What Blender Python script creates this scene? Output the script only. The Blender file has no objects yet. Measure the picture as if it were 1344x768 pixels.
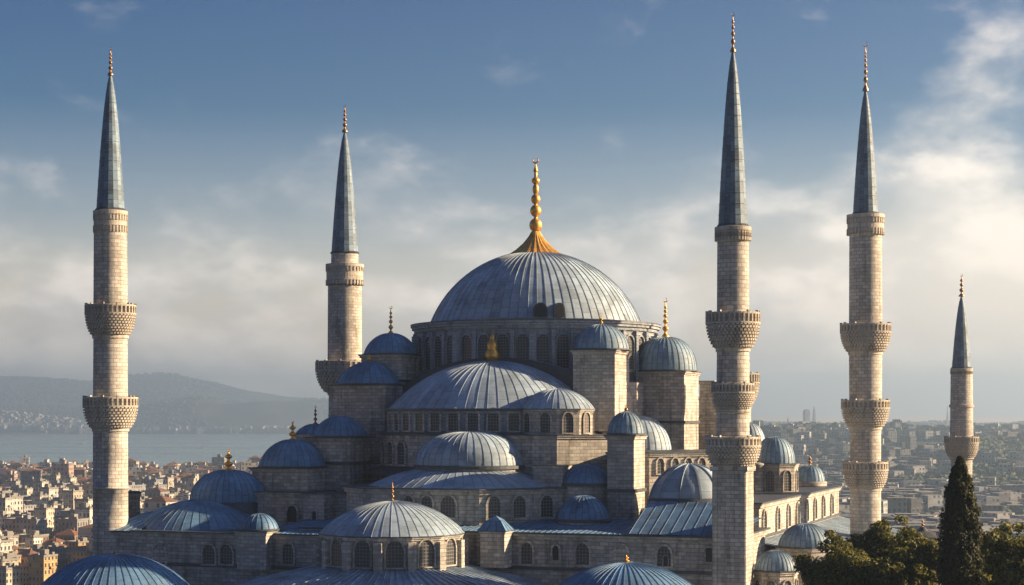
import bpy, math, random
import numpy as np
from mathutils import Vector, Matrix, noise as mnoise

rnd = random.Random(7)
SC = bpy.context.scene
COL = SC.collection
R = math.radians
PI = math.pi

# ------------------------------------------------------------------ camera
F, CX, HZ, HC = 2352.0, 672.0, 548.0, 60.0      # focal length in photo pixels, centre column, horizon row, eye height
cam_d = bpy.data.cameras.new('camera')
cam = bpy.data.objects.new('camera', cam_d); COL.objects.link(cam)
cam.location = (0, 0, HC); cam.rotation_euler = (R(90), 0, 0)
cam_d.sensor_width = 36.0; cam_d.lens = 36.0 * F / 1344.0
cam_d.shift_y = (HZ - 384.0) / 1344.0
cam_d.clip_start = 1.0; cam_d.clip_end = 60000.0
SC.camera = cam

# ------------------------------------------------------------------ sun, sky, exposure
SUN_EL, SUN_AZ = 20.0, 6.0                       # azimuth: degrees behind the picture plane, from the right
S = Vector((math.cos(R(SUN_EL)) * math.cos(R(SUN_AZ)), math.cos(R(SUN_EL)) * math.sin(R(SUN_AZ)), math.sin(R(SUN_EL))))
sun_d = bpy.data.lights.new('sun', 'SUN')
sun_d.energy = 5.0; sun_d.angle = R(0.5); sun_d.color = (1.0, 0.735, 0.44)
sun = bpy.data.objects.new('sun', sun_d); COL.objects.link(sun)
sun.rotation_euler = S.to_track_quat('Z', 'Y').to_euler(); sun.location = (300, 100, 300)

SC.view_settings.view_transform = 'Standard'; SC.view_settings.look = 'None'
SC.view_settings.exposure = 1.6; SC.view_settings.gamma = 1.0
SC.view_settings.use_curve_mapping = False
HAZE = 2.4e-4
SKYW = 7.7                                       # which cloud pattern
#                                   # air density, per metre

world = bpy.data.worlds.new('World'); SC.world = world; world.use_nodes = True


class NT:
    """small node-tree helper"""
    def __init__(s, tree):
        s.t = tree; s.t.nodes.clear()

    def n(s, kind, ins=None, **props):
        nd = s.t.nodes.new('ShaderNode' + kind)
        for k, v in props.items(): setattr(nd, k, v)
        for k, v in (ins or {}).items():
            sock = nd.inputs[k]
            if isinstance(v, bpy.types.NodeSocket): s.t.links.new(v, sock)
            else: sock.default_value = v
        return nd

    def math(s, op, a, b=0.0, c=0.0, clamp=False):
        return s.n('Math', {0: a, 1: b, 2: c}, operation=op, use_clamp=clamp).outputs[0]

    def ss(s, x, lo, hi):
        return s.n('MapRange', {0: x, 1: lo, 2: hi, 3: 0.0, 4: 1.0}, interpolation_type='SMOOTHSTEP').outputs[0]

    def mix(s, f, a, b, mode='MIX'):
        nd = s.n('Mix', {0: f, 6: a, 7: b}, data_type='RGBA', blend_type=mode)
        return nd.outputs[2]

    def ramp(s, f, stops, interp='LINEAR'):
        nd = s.n('ValToRGB', {0: f}); cr = nd.color_ramp; cr.interpolation = interp
        while len(cr.elements) < len(stops): cr.elements.new(0.5)
        for e, (p, c) in zip(cr.elements, stops):
            e.position = p; e.color = (c[0], c[1], c[2], 1) if not isinstance(c, (int, float)) else (c, c, c, 1)
        return nd.outputs[0]

    def noise(s, vec, scale, detail=4.0, rough=0.55, dist=0.0, w=None):
        ins = {'Vector': vec, 'Scale': scale, 'Detail': detail, 'Roughness': rough, 'Distortion': dist}
        if w is None: return s.n('TexNoise', ins).outputs[0]
        ins['W'] = w
        return s.n('TexNoise', ins, noise_dimensions='4D').outputs[0]

    def comb(s, x, y, z): return s.n('CombineXYZ', {0: x, 1: y, 2: z}).outputs[0]

    def sep(s, v):
        nd = s.n('SeparateXYZ', {0: v}); return nd.outputs[0], nd.outputs[1], nd.outputs[2]


w = NT(world.node_tree)
tc = w.n('TexCoord')
sky = w.n('TexSky', sky_type='NISHITA', sun_disc=False, sun_elevation=R(SUN_EL), sun_rotation=R(90 - SUN_AZ),
          altitude=60.0, air_density=1.0, dust_density=1.2, ozone_density=2.2)
dx, dy, dz = w.sep(tc.outputs['Generated'])
grade = w.ramp(dz, [(0.0, (4.3, 2.4, 1.25)), (0.05, (2.15, 1.42, 1.03)), (0.11, (0.80, 0.68, 0.66)),
                    (0.17, (0.085, 0.27, 0.42)), (0.24, (0.0, 0.18, 0.385)), (0.5, (0.12, 0.27, 0.50)), (1.0, (0.16, 0.32, 0.56))])
base = w.mix(1.0, sky.outputs[0], grade, 'MULTIPLY')
base = w.mix(w.math('MULTIPLY', w.ss(dx, 0.0, 0.3), w.math('SUBTRACT', 1.0, w.ss(dz, 0.05, 0.16))), base, (1.5, 1.18, 0.86, 1), 'MULTIPLY')
cv = w.comb(w.math('MULTIPLY', dx, 6.0), w.math('MULTIPLY', dy, 2.0), w.math('MULTIPLY', dz, 11.0))
n1 = w.noise(cv, 1.3, 12.0, 0.57, 0.1, w=SKYW)
cv2 = w.n('VectorMath', {0: cv, 1: (0.10, 0.0, 0.16)}, operation='ADD').outputs[0]
n2 = w.noise(cv2, 1.3, 5.0, 0.52, 0.15, w=SKYW)
right = w.ss(dx, 0.12, 0.27)
thr = w.n('MapRange', {0: dz, 1: 0.07, 2: 0.19, 3: 0.375, 4: 0.67}).outputs[0]
thr = w.math('SUBTRACT', thr, w.math('MULTIPLY', right, 0.13))
cover = w.n('MapRange', {0: w.math('SUBTRACT', n1, thr), 1: -0.06, 2: 0.22, 3: 0.0, 4: 0.8}, interpolation_type='SMOOTHSTEP').outputs[0]
lit = w.ss(w.math('SUBTRACT', n1, n2), -0.06, 0.12)
ccol = w.mix(lit, (4.7, 4.4, 4.2, 1), (8.8, 7.7, 6.7, 1))
ccol = w.mix(w.math('MULTIPLY', right, 0.4), ccol, (9.6, 8.2, 6.5, 1))
up = w.math('MULTIPLY', w.math('GREATER_THAN', dz, 0.0), w.math('SUBTRACT', 1.0, w.ss(dz, .25, .4)))
full = w.mix(w.math('MULTIPLY', cover, up), base, ccol)
behind = w.math('SUBTRACT', 1.0, w.ss(dy, -0.35, 0.35))      # unseen sky behind the viewer, dimmed and blued to darken and cool the shade
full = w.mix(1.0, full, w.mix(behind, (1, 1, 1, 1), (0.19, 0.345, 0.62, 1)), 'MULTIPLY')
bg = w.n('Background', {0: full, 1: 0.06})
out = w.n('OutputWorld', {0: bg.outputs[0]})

# ------------------------------------------------------------------ helpers: objects
def prop(o, label=None, cat=None, group=None, kind=None):
    if label: o['label'] = label
    if cat: o['category'] = cat
    if group: o['group'] = group
    if kind: o['kind'] = kind
    return o


def thing(name, label, cat, loc=(0, 0, 0), rz=0.0, group=None):
    o = bpy.data.objects.new(name, None); COL.objects.link(o)
    o.location = loc; o.rotation_euler = (0, 0, rz); o.empty_display_size = 1.0
    return prop(o, label, cat, group)


class MB:
    """collects faces of one mesh"""
    def __init__(s): s.v = []; s.f = []; s.uv = []; s.m = []; s.sm = []

    def face(s, pts, uvs=None, m=0, smooth=False):
        i = len(s.v); s.v.extend([tuple(p) for p in pts]); s.f.append(tuple(range(i, i + len(pts))))
        s.uv.extend(uvs if uvs else [(p[0] + p[1], p[2]) for p in pts]); s.m.append(m); s.sm.append(smooth)

    def grid(s, pts, uvs, m=0, smooth=True):
        nr, nc = len(pts), len(pts[0]); b = len(s.v)
        for row in pts: s.v.extend([tuple(p) for p in row])
        for i in range(nr - 1):
            for j in range(nc - 1):
                s.f.append((b + i * nc + j, b + i * nc + j + 1, b + (i + 1) * nc + j + 1, b + (i + 1) * nc + j))
                s.uv.extend([uvs[i][j], uvs[i][j + 1], uvs[i + 1][j + 1], uvs[i + 1][j]])
                s.m.append(m); s.sm.append(smooth)

    def box(s, x0, x1, y0, y1, z0, z1, m=0, bottom=False):
        s.prism([(x0, y0), (x1, y0), (x1, y1), (x0, y1)], z0, z1, m, bottom=bottom)

    def prism(s, poly, z0, z1, m=0, mtop=None, bottom=True, top=True):
        n = len(poly); u = 0.0
        for i in range(n):
            p, q = poly[i], poly[(i + 1) % n]; L = math.hypot(q[0] - p[0], q[1] - p[1])
            s.face([(p[0], p[1], z0), (q[0], q[1], z0), (q[0], q[1], z1), (p[0], p[1], z1)],
                   [(u, z0), (u + L, z0), (u + L, z1), (u, z1)], m); u += L
        if top: s.face([(p[0], p[1], z1) for p in poly], [(p[0], p[1]) for p in poly], m if mtop is None else mtop)
        if bottom: s.face([(p[0], p[1], z0) for p in reversed(poly)], [(p[0], p[1]) for p in reversed(poly)], m)

    def lathe(s, cx, cy, prof, seg=32, m=0, smooth=True, uvr=None, vz=False, a0=PI / 2, a1=PI / 2 + 2 * PI):
        rm = uvr or max(p[0] for p in prof); pts, uvs = [], []; v = 0.0; pr = None
        for (r, z) in prof:
            if pr: v += math.hypot(r - pr[0], z - pr[1])
            pr = (r, z); row, ur = [], []
            for j in range(seg + 1):
                a = a0 + (a1 - a0) * j / seg
                row.append((cx + r * math.cos(a), cy + r * math.sin(a), z)); ur.append((rm * (a - a0), z if vz else v))
            pts.append(row); uvs.append(ur)
        s.grid(pts, uvs, m, smooth)

    def bar(s, p, q, r, m=0, n=6):
        p, q = Vector(p), Vector(q); d = (q - p).normalized()
        x = d.orthogonal().normalized(); y = d.cross(x); rows = []
        for c in (p, q):
            rows.append([c + r * (math.cos(2 * PI * k / n) * x + math.sin(2 * PI * k / n) * y) for k in range(n + 1)])
        s.grid(rows, [[(k * .1, 0) for k in range(n + 1)], [(k * .1, (q - p).length) for k in range(n + 1)]], m)
        s.face(list(reversed(rows[0][:-1])), None, m); s.face(rows[1][:-1], None, m)

    def build(s, name, mats, parent=None):
        me = bpy.data.meshes.new(name)
        me.from_pydata(s.v, [], s.f)
        ul = me.uv_layers.new(name='UVMap')
        ul.data.foreach_set('uv', np.array(s.uv, dtype=np.float32).ravel())
        me.polygons.foreach_set('material_index', s.m); me.polygons.foreach_set('use_smooth', s.sm)
        for mt in (mats if isinstance(mats, (list, tuple)) else [mats]): me.materials.append(mt)
        me.update()
        o = bpy.data.objects.new(name, me); COL.objects.link(o)
        if parent is not None: o.parent = parent
        return o


def np_mesh(name, verts, quads, mats, parent=None, smooth=False, mi=None):
    verts = np.asarray(verts, np.float32); quads = np.asarray(quads, np.int32); k = quads.shape[1]
    me = bpy.data.meshes.new(name)
    me.vertices.add(len(verts)); me.vertices.foreach_set('co', verts.ravel())
    me.loops.add(quads.size); me.loops.foreach_set('vertex_index', quads.ravel())
    me.polygons.add(len(quads)); me.polygons.foreach_set('loop_start', np.arange(0, quads.size, k, dtype=np.int32))
    me.polygons.foreach_set('use_smooth', np.full(len(quads), smooth))
    for mt in (mats if isinstance(mats, (list, tuple)) else [mats]): me.materials.append(mt)
    if mi is not None: me.polygons.foreach_set('material_index', np.asarray(mi, np.int32))
    me.update(calc_edges=True); me.validate()
    o = bpy.data.objects.new(name, me); COL.objects.link(o)
    if parent is not None: o.parent = parent
    return o


def offset(poly, d):
    """outward offset of a counter-clockwise convex polygon"""
    n = len(poly); outp = []
    for i in range(n):
        p0, p, p1 = Vector(poly[i - 1]), Vector(poly[i]), Vector(poly[(i + 1) % n])
        e0, e1 = (p - p0).normalized(), (p1 - p).normalized()
        n0, n1 = Vector((e0.y, -e0.x)), Vector((e1.y, -e1.x))
        b = (n0 + n1); b = b / max(b.length_squared, .2) * 2
        outp.append((p.x + b.x * d, p.y + b.y * d))
    return outp


# ------------------------------------------------------------------ materials
def mat(name):
    m = bpy.data.materials.new(name); m.use_nodes = True
    return m, NT(m.node_tree)


def finish(t, col, rough, metal=0.0, bump=None, bstr=0.3, bdist=0.05, spec=0.4, extra=None):
    ins = {'Base Color': col, 'Roughness': rough, 'Metallic': metal, 'Specular IOR Level': spec}
    if extra: ins.update(extra)
    p = t.n('BsdfPrincipled', ins)
    if bump is not None:
        b = t.n('Bump', {'Height': bump, 'Strength': bstr, 'Distance': bdist}); t.t.links.new(b.outputs[0], p.inputs['Normal'])
    t.n('OutputMaterial', {0: p.outputs[0]})
    return p


def stone_mat(name, c1, c2, mortar, bw, bh, dark=0.62, stain=1.0):
    m, t = mat(name)
    c = t.n('TexCoord'); uv = c.outputs['UV']; ob = c.outputs['Object']
    br = t.n('TexBrick', {'Vector': uv, 'Color1': c1 + (1,), 'Color2': c2 + (1,), 'Mortar': mortar + (1,), 'Scale': 1.0, 'Mortar Size': 0.028,
                          'Mortar Smooth': 0.3, 'Bias': 0.0, 'Brick Width': bw, 'Row Height': bh}, offset=0.5)
    big = t.noise(ob, 0.16, 5.0, 0.6)
    x, y, z = t.sep(ob)
    streak = t.noise(t.comb(t.math('MULTIPLY', x, 1.3), t.math('MULTIPLY', y, 1.3), t.math('MULTIPLY', z, 0.13)), 1.0, 5.0, 0.65)
    fine = t.noise(ob, 3.2, 6.0, 0.7)
    f1 = t.ramp(big, [(0.30, dark), (0.52, 0.95), (0.75, 1.15)])
    f2 = t.ramp(streak, [(0.33, 0.42), (0.47, 0.95), (0.7, 1.15)])
    f3 = t.ramp(fine, [(0.25, 0.72), (0.5, 1.0), (0.75, 1.22)])
    col = t.mix(0.8 * stain, br.outputs[0], f1, 'MULTIPLY')
    col = t.mix(0.75 * stain, col, f2, 'MULTIPLY'); col = t.mix(0.8, col, f3, 'MULTIPLY')
    rust = t.ss(t.noise(ob, 0.45, 5.0, 0.6, 0.6), 0.56, 0.72)
    col = t.mix(t.math('MULTIPLY', rust, 0.28), col, (0.24, 0.15, 0.085, 1))
    h = t.math('SUBTRACT', t.math('MULTIPLY', fine, 0.7), br.outputs[1])
    finish(t, col, 0.9, 0.0, h, 0.65, 0.05, 0.25)
    return m


def lead_mat(name, tone, lap=1.35, var=0.26):
    m, t = mat(name)
    c = t.n('TexCoord'); u, v, _ = t.sep(c.outputs['UV']); ob = c.outputs['Object']
    fu = t.math('FLOOR', u)
    vv = t.math('ADD', t.math('DIVIDE', v, lap), t.math('MULTIPLY', t.math('FRACT', t.math('MULTIPLY', fu, 0.5)), 0.9))
    cell = t.n('TexWhiteNoise', {'Vector': t.comb(fu, t.math('FLOOR', vv), 0.0)}, noise_dimensions='2D').outputs[0]
    strip = t.n('TexWhiteNoise', {'Vector': t.comb(fu, 7.0, 0.0)}, noise_dimensions='2D').outputs[0]
    k = t.math('ADD', t.math('MULTIPLY', cell, var), 1.0 - var / 2)
    k = t.math('MULTIPLY', k, t.math('ADD', t.math('MULTIPLY', strip, 0.14), 0.93))
    fr = t.math('FRACT', vv)
    lapl = t.math('LESS_THAN', fr, 0.05)
    seam = t.math('GREATER_THAN', t.math('ABSOLUTE', t.math('SUBTRACT', t.math('FRACT', u), 0.5)), 0.475)
    big = t.ramp(t.noise(ob, 0.35, 6.0, 0.65, 0.4), [(0.32, 0.5), (0.5, 1.0), (0.68, 1.3)])
    fine = t.noise(ob, 2.6, 7.0, 0.72)
    k = t.math('MULTIPLY', k, t.math('SUBTRACT', 1.0, t.math('MULTIPLY', lapl, 0.4)))
    k = t.math('MULTIPLY', k, t.math('SUBTRACT', 1.0, t.math('MULTIPLY', seam, 0.5)))
    col = t.mix(1.0, tone + (1,), t.comb(k, k, k), 'MULTIPLY')
    col = t.mix(0.8, col, big, 'MULTIPLY')
    col = t.mix(t.math('MULTIPLY', t.ss(fine, 0.5, 0.75), 0.35), col, (0.34, 0.36, 0.37, 1))
    rough = t.n('MapRange', {0: fine, 1: 0.3, 2: 0.7, 3: 0.45, 4: 0.7}).outputs[0]
    h = t.math('ADD', t.math('MULTIPLY', fine, 0.5), t.math('MULTIPLY', lapl, -0.5))
    finish(t, col, rough, 0.0, h, 0.35, 0.05, 0.35)
    return m


def plain_mat(name, c, rough, metal=0.0, nscale=2.0, lo=0.7, hi=1.25, bump=0.2, spec=0.4):
    m, t = mat(name); ob = t.n('TexCoord').outputs['Object']
    n = t.noise(ob, nscale, 6.0, 0.65)
    col = t.mix(1.0, c + (1,), t.ramp(n, [(0.3, lo), (0.7, hi)]), 'MULTIPLY')
    finish(t, col, rough, metal, n, bump, 0.04, spec)
    return m


def lattice_mat(name, c0, c1, w_, h_):
    """pierced window grille: dark openings in a lead lattice, from the UVs in metres"""
    m, t = mat(name); c = t.n('TexCoord'); u, v, _ = t.sep(c.outputs['UV'])
    a = t.math('ABSOLUTE', t.math('SUBTRACT', t.math('FRACT', t.math('DIVIDE', u, w_)), 0.5))
    b = t.math('ABSOLUTE', t.math('SUBTRACT', t.math('FRACT', t.math('DIVIDE', v, h_)), 0.5))
    bars = t.math('GREATER_THAN', t.math('MAXIMUM', a, b), 0.36)
    n = t.noise(c.outputs['Object'], 1.7, 4.0, 0.6)
    col = t.mix(bars, t.mix(n, c0 + (1,), tuple(x * 2.2 for x in c0) + (1,)), c1 + (1,))
    rough = t.math('ADD', t.math('MULTIPLY', bars, 0.5), 0.25)
    finish(t, col, rough, 0.0, bars, 0.5, 0.03, 0.5)
    return m


M = {}
M['stone'] = stone_mat('weathered_limestone', (0.575, 0.54, 0.495), (0.345, 0.325, 0.30), (0.28, 0.255, 0.225), 0.78, 0.34)
M['minaret'] = stone_mat('minaret_limestone', (0.63, 0.59, 0.535), (0.405, 0.38, 0.345), (0.30, 0.27, 0.235), 0.66, 0.36, 0.7, 0.8)
M['carved'] = stone_mat('carved_limestone', (0.57, 0.525, 0.46), (0.48, 0.44, 0.385), (0.36, 0.325, 0.28), 0.7, 0.5, 0.6, 0.9)
M['plaster'] = stone_mat('blue_grey_rendered_stone', (0.36, 0.40, 0.45), (0.29, 0.325, 0.37), (0.21, 0.23, 0.25), 0.78, 0.34)
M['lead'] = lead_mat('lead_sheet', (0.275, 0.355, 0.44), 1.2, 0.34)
M['lead_shade_blue'] = lead_mat('shade_blue_lead_sheet', (0.095, 0.195, 0.335), 1.2, 0.34)  # bluer copy of the lead for shaded domes, shade put into its colour
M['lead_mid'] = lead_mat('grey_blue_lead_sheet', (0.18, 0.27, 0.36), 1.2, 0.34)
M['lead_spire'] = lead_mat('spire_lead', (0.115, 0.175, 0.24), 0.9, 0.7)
M['edge'] = plain_mat('dark_lead_edge', (0.07, 0.08, 0.095), 0.5, 0.3)
M['dark'] = plain_mat('dark_roofing', (0.06, 0.062, 0.07), 0.7, 0.0)
M['gold'] = plain_mat('gilded_copper', (0.88, 0.47, 0.10), 0.42, 0.7, 3.0, 0.6, 1.1, 0.3)
M['bronze'] = plain_mat('tarnished_bronze', (0.44, 0.25, 0.11), 0.4, 0.8, 3.0, 0.5, 1.2, 0.3)
M['grille'] = lattice_mat('window_grille', (0.022, 0.025, 0.032), (0.13, 0.125, 0.12), 0.30, 0.30)
M['void'] = plain_mat('dark_opening', (0.02, 0.02, 0.024), 0.6, 0.0)

# ------------------------------------------------------------------ mosque frame: X along the front, -Y out of the front
OX, OY, G, AL = 2.64, 200.0, 30.0, R(20)
CA, SA = math.cos(AL), math.sin(AL)


def K(px, b):
    """photo column + distance in front of the mosque centre -> distance along the front, metres per pixel there"""
    k = (px - CX) / F
    a = (k * (OY - b * CA) - OX + b * SA) / (CA + k * SA)
    return a, (OY - a * SA - b * CA) / F


def KB(px, a):
    """photo column + distance along the front -> distance out of the front, metres per pixel"""
    k = (px - CX) / F
    b = (OX + a * CA - k * (OY - a * SA)) / (SA - k * CA)
    return b, (OY - a * SA - b * CA) / F


def ZL(y, s): return 30.0 + (HZ - y) * s

mosque = thing('mosque', 'large grey stone mosque with a tiered pile of blue lead domes under one great dome', 'mosque', (OX, OY, G), -AL)


def dome(mb, cx, cy, z0, rx, H, N, m=0, ry=None, e=1.0, rings=14, hr=0.03, wr=0.04, a0=PI / 2, a1=PI / 2 + 2 * PI, cap=True):
    """lead dome: a smooth skin of N gores and a raised batten seam between each two"""
    ry = ry or rx; v = 0.0; pr = None; prof = []; step = (a1 - a0) / N
    for i in range(rings + 1):
        if cap and H < rx * .97:                                # a slice of a sphere
            rho = (rx * rx + H * H) / (2 * H); ph0 = math.asin((rho - H) / rho); ph = ph0 + (PI / 2 * .993 - ph0) * i / rings
            c, sn = rho * math.cos(ph) / rx, (rho * math.sin(ph) - rho + H) / H
        else:
            ph = (i / rings) * (PI / 2) * 0.985; c, sn = math.cos(ph) ** e, math.sin(ph)
        if pr: v += math.hypot((c - pr[0]) * rx, (sn - pr[1]) * H)
        pr = (c, sn); prof.append((c, sn, v))
    P = lambda c, sn, a, h: (cx + (rx * c + h * c) * math.cos(a), cy + (ry * c + h * c) * math.sin(a), z0 + H * sn + h * sn)
    mb.grid([[P(c, sn, a0 + step * j, 0) for j in range(N + 1)] for c, sn, v in prof], [[(j, v) for j in range(N + 1)] for c, sn, v in prof], m, True)
    for j in range(N):
        a = a0 + step * j; pts, uvs = [], []
        for c, sn, v in prof:
            if c * rx < 0.4: break
            dl = min(wr / (rx * c), 0.2 * step)
            pts.append([P(c, sn, a - dl, -.01), P(c, sn, a - dl * .8, hr), P(c, sn, a + dl * .8, hr), P(c, sn, a + dl, -.01)])
            uvs.append([(j - .07, v), (j - .03, v), (j + .03, v), (j + .07, v)])
        if len(pts) > 1: mb.grid(pts, uvs, m, False)
    c, sn, v = prof[-1]
    mb.face([P(c, sn, a0 + step * j, 0) for j in range(N)], None, m)


def battens(mb, p00, p10, p11, p01, n, m=0, hr=0.035, wr=0.045):
    """sloping lead roof between four corners (bottom left, bottom right, top right, top left) with n battens"""
    p00, p10, p11, p01 = map(Vector, (p00, p10, p11, p01))
    nn = (p10 - p00).cross(p01 - p00).normalized()
    rows = [[], []]; uv = [[], []]; W = (p10 - p00).length; L = (p01 - p00).length
    for j in range(n + 1):
        for (d, h) in ((-wr * 1.3, 0), (-wr, hr), (wr, hr), (wr * 1.3, 0)):
            q = min(max(j / n + d / W, 0), 1)
            for r_, (A, B, vv) in enumerate(((p00, p10, 0), (p01, p11, L))):
                rows[r_].append(A.lerp(B, q) + nn * h); uv[r_].append((j + (0.0 if h else 0.07) * (1 if d > 0 else -1), vv))
    mb.grid(rows, uv, m, False)


def cornice(mb, poly, z, h=0.35, o=0.4, m_edge=1, m_stone=0):
    mb.prism(offset(poly, o * 0.45), z - h * 1.9, z - h, m_stone)
    mb.prism(offset(poly, o * 0.8), z - h, z - h * 0.45, m_stone)
    mb.prism(offset(poly, o), z - h * 0.45, z, m_edge)


def arch_outline(w_, h_, n=7, rise=0.62):
    """pointed-arch outline, counter-clockwise from the bottom left, local (u, v)"""
    hw = w_ / 2; sp = max(h_ - w_ * rise, 0.2 * h_); ah = h_ - sp
    L = [(-hw, 0), (hw, 0)]
    right = []
    for i in range(n + 1):
        q = i / n
        right.append((hw * math.cos(q * PI / 2) ** 0.85, sp + ah * (math.sin(q * PI / 2) ** 1.15)))
    right[-1] = (0, h_)
    return L + right + [(-x, y) for x, y in reversed(right[:-1])]


def window(parent, x, y, nx, ny, zb, w_, h_, dep=0.24, fw=None, pane='grille', frame='stone', name='window', rect=False):
    """one arched window: grille pane with a projecting stone surround, at a wall point with outward normal"""
    L = math.hypot(nx, ny); nx, ny = nx / L, ny / L; tx, ty = -ny, nx
    fw = fw or 0.16 * w_ + 0.04
    inn = [(-w_ / 2, 0), (w_ / 2, 0), (w_ / 2, h_), (-w_ / 2, h_)] if rect else arch_outline(w_, h_)
    cen = (0, h_ * 0.45)
    outn = []
    for (u, v) in inn:
        if v <= 0: outn.append((u + (fw if u > 0 else -fw), -fw * .8)); continue
        d = math.hypot(u, (v - h_ * .55) if v > h_ * .55 else 0) or 1
        outn.append((u + fw * u / d, v + fw * (max(v - h_ * .55, 0)) / d))
    P = lambda u, v, d: (x + tx * u + nx * d, y + ty * u + ny * d, zb + v)
    mb = MB()
    mb.face([P(u, v, 0.05) for u, v in inn], [(u, v) for u, v in inn], 0)
    n = len(inn)
    for i in range(n):
        a, b, c, d = inn[i], inn[(i + 1) % n], outn[(i + 1) % n], outn[i]
        mb.face([P(*a, dep), P(*d, dep), P(*c, dep), P(*b, dep)], [a, d, c, b], 1)
        mb.face([P(*a, 0.05), P(*a, dep), P(*b, dep), P(*b, 0.05)], [a, a, b, b], 1)
        mb.face([P(*d, -0.1), P(*c, -0.1), P(*c, dep), P(*d, dep)], [d, c, c, d], 1)
    return mb.build(name, [M[pane], M[frame]], parent)


def finial(parent, x, y, z, h, r, metal='bronze', beads=4, crescent=True, base=True, name='finial'):
    """turned metal finial: foot, diminishing beads, crescent"""
    prof = []
    if base: prof += [(r * 1.15, 0), (r * 1.2, h * .03), (r * .75, h * .09), (r * .32, h * .14)]
    else: prof += [(r * .3, 0)]
    z0 = h * .15; span = h * .66; tot = sum(0.82 ** i for i in range(beads)); zz = z0
    for i in range(beads):
        L = span * 0.82 ** i / tot; rb = r * 0.86 * 0.84 ** i
        for q in range(1, 8):
            prof.append((max(rb * math.sin(PI * q / 8), r * .22), zz + L * (0.06 + 0.88 * q / 8)))
        prof.append((r * .2, zz + L)); zz += L
    prof += [(r * .14, zz + h * .05), (r * .1, h * (.9 if crescent else 1.0)), (0.002, h * (.905 if crescent else 1.0))]
    mb = MB(); mb.lathe(x, y, [(p[0], z + p[1]) for p in prof], 16, 0)
    if crescent:
        rc = h * .048; zc = z + h * .95; rows = []; uv = []
        for i in range(13):
            a = R(-60) - R(300) * i / 12 + R(0); t_ = r * .13 * math.sin(PI * (i + .6) / 13.2) + .005
            c = Vector((x + rc * math.cos(a + R(180 - 30)), y, zc + rc * math.sin(a + R(180 - 30))))
            rad = (c - Vector((x, y, zc))).normalized()
            rows.append([c + t_ * (math.cos(k * PI / 3) * rad + math.sin(k * PI / 3) * Vector((0, 1, 0))) for k in range(7)])
            uv.append([(k, i) for k in range(7)])
        mb.grid(rows, uv, 0)
    return mb.build(name, M[metal], parent)


def ngon(cx, cy, r, n, ph=0.0): return [(cx + r * math.cos(2 * PI * i / n + ph), cy + r * math.sin(2 * PI * i / n + ph)) for i in range(n)]


SL = [M['stone'], M['edge'], M['lead'], M['lead_shade_blue'], M['dark']]


def block(name, poly, z0, z1, parent=mosque, cor=0.0, hc=0.32, mtop=1, mats=SL, bands=()):
    mb = MB(); mb.prism(poly, z0, z1, 0, mtop)
    if cor: cornice(mb, poly, z1 + 0.02, hc, cor)
    for zb in bands: mb.prism(offset(poly, 0.16), zb - 0.14, zb + 0.14, 1)
    return mb.build(name, mats, parent)


def turret(xl, xr, b, ytop, ybot, depth, yapex, N=24, lead='lead_shade_blue', bands=(), fin=None, inset=0.0, e=0.9, px_r=None):
    """square stone pier: front face between photo columns xl..xr at distance b, carrying a lead dome"""
    al, s0 = K(xl, b); ar, s1 = K(xr, b); s = (s0 + s1) / 2
    zt, zb = ZL(ytop, s), ZL(ybot, s)
    poly = [(al, -b), (ar, -b), (ar, -b + depth), (al, -b + depth)]
    t_ = block('turret', poly, zb, zt, cor=0.28, hc=0.22, bands=[ZL(y, s) for y in bands])
    rx = ry = max((ar - al) / 2, depth / 2) * 1.0 + .3 - inset
    cx, cy = (al + ar) / 2, -b + depth / 2
    H = (ytop - yapex) * s
    mb = MB(); dome(mb, cx, cy, zt + 0.12, rx, H - .1, N, 0, ry=ry, e=e); mb.lathe(cx, cy, [(rx * .7, zt + .0), (rx + .12, zt + .03), (rx + .12, zt + .13), (rx - .1, zt + .17)], 40, 1, False)
    mb.build('dome', [M[lead], M['edge']], t_)
    if fin: finial(t_, cx, cy, zt + H - 0.15, fin[0] * s, fin[1] * s, fin[2], fin[3])
    return t_, (al, ar, s, zt, zb)


# ------------------------------------------------------------------ mosque: the great dome and its drum
s0 = 200.0 / F
zr = ZL(425, s0)
mb = MB(); dome(mb, 0, 0, zr, 11.75, 8.05, 72, 0, e=0.94, rings=20, hr=0.05, wr=0.055)
main_dome = mb.build('main_dome', M['lead'], mosque)
# gilded cone and finial
mb = MB(); prof = [(2.95, 7.55), (2.85, 7.72), (2.1, 8.25), (1.35, 8.95), (0.75, 9.75), (0.45, 10.3)]
pts, uvs = [], []
for (r_, z_) in prof:
    row, ur = [], []
    for j in range(97):
        a = PI / 2 + 2 * PI * j / 96; rr = r_ * (1.0 + (0.06 if j % 4 == 0 else (0.0 if j % 4 == 2 else 0.03)))
        row.append((rr * math.cos(a), rr * math.sin(a), zr + z_)); ur.append((j / 4, z_))
    pts.append(row); uvs.append(ur)
mb.grid(pts, uvs, 0, False); mb.build('gilded_cap', M['gold'], main_dome)
mb = MB(); prof = [(0.46, 10.2)]
for (zc, rb, hb) in ((11.0, .72, .78), (12.6, .62, .70), (13.9, .52, .58), (15.0, .36, .62), (15.95, .46, .40), (17.1, .26, .28)):
    for q in range(1, 10): prof.append((max(rb * math.sin(PI * q / 10), .17), zc + hb * math.cos(PI * (1 - q / 10))))
prof += [(.1, 17.6), (.06, 18.0), (.002, 18.0)]
mb.lathe(0, 0, [(p[0], zr + p[1]) for p in prof], 20, 0)
rows, uv = [], []
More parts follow.
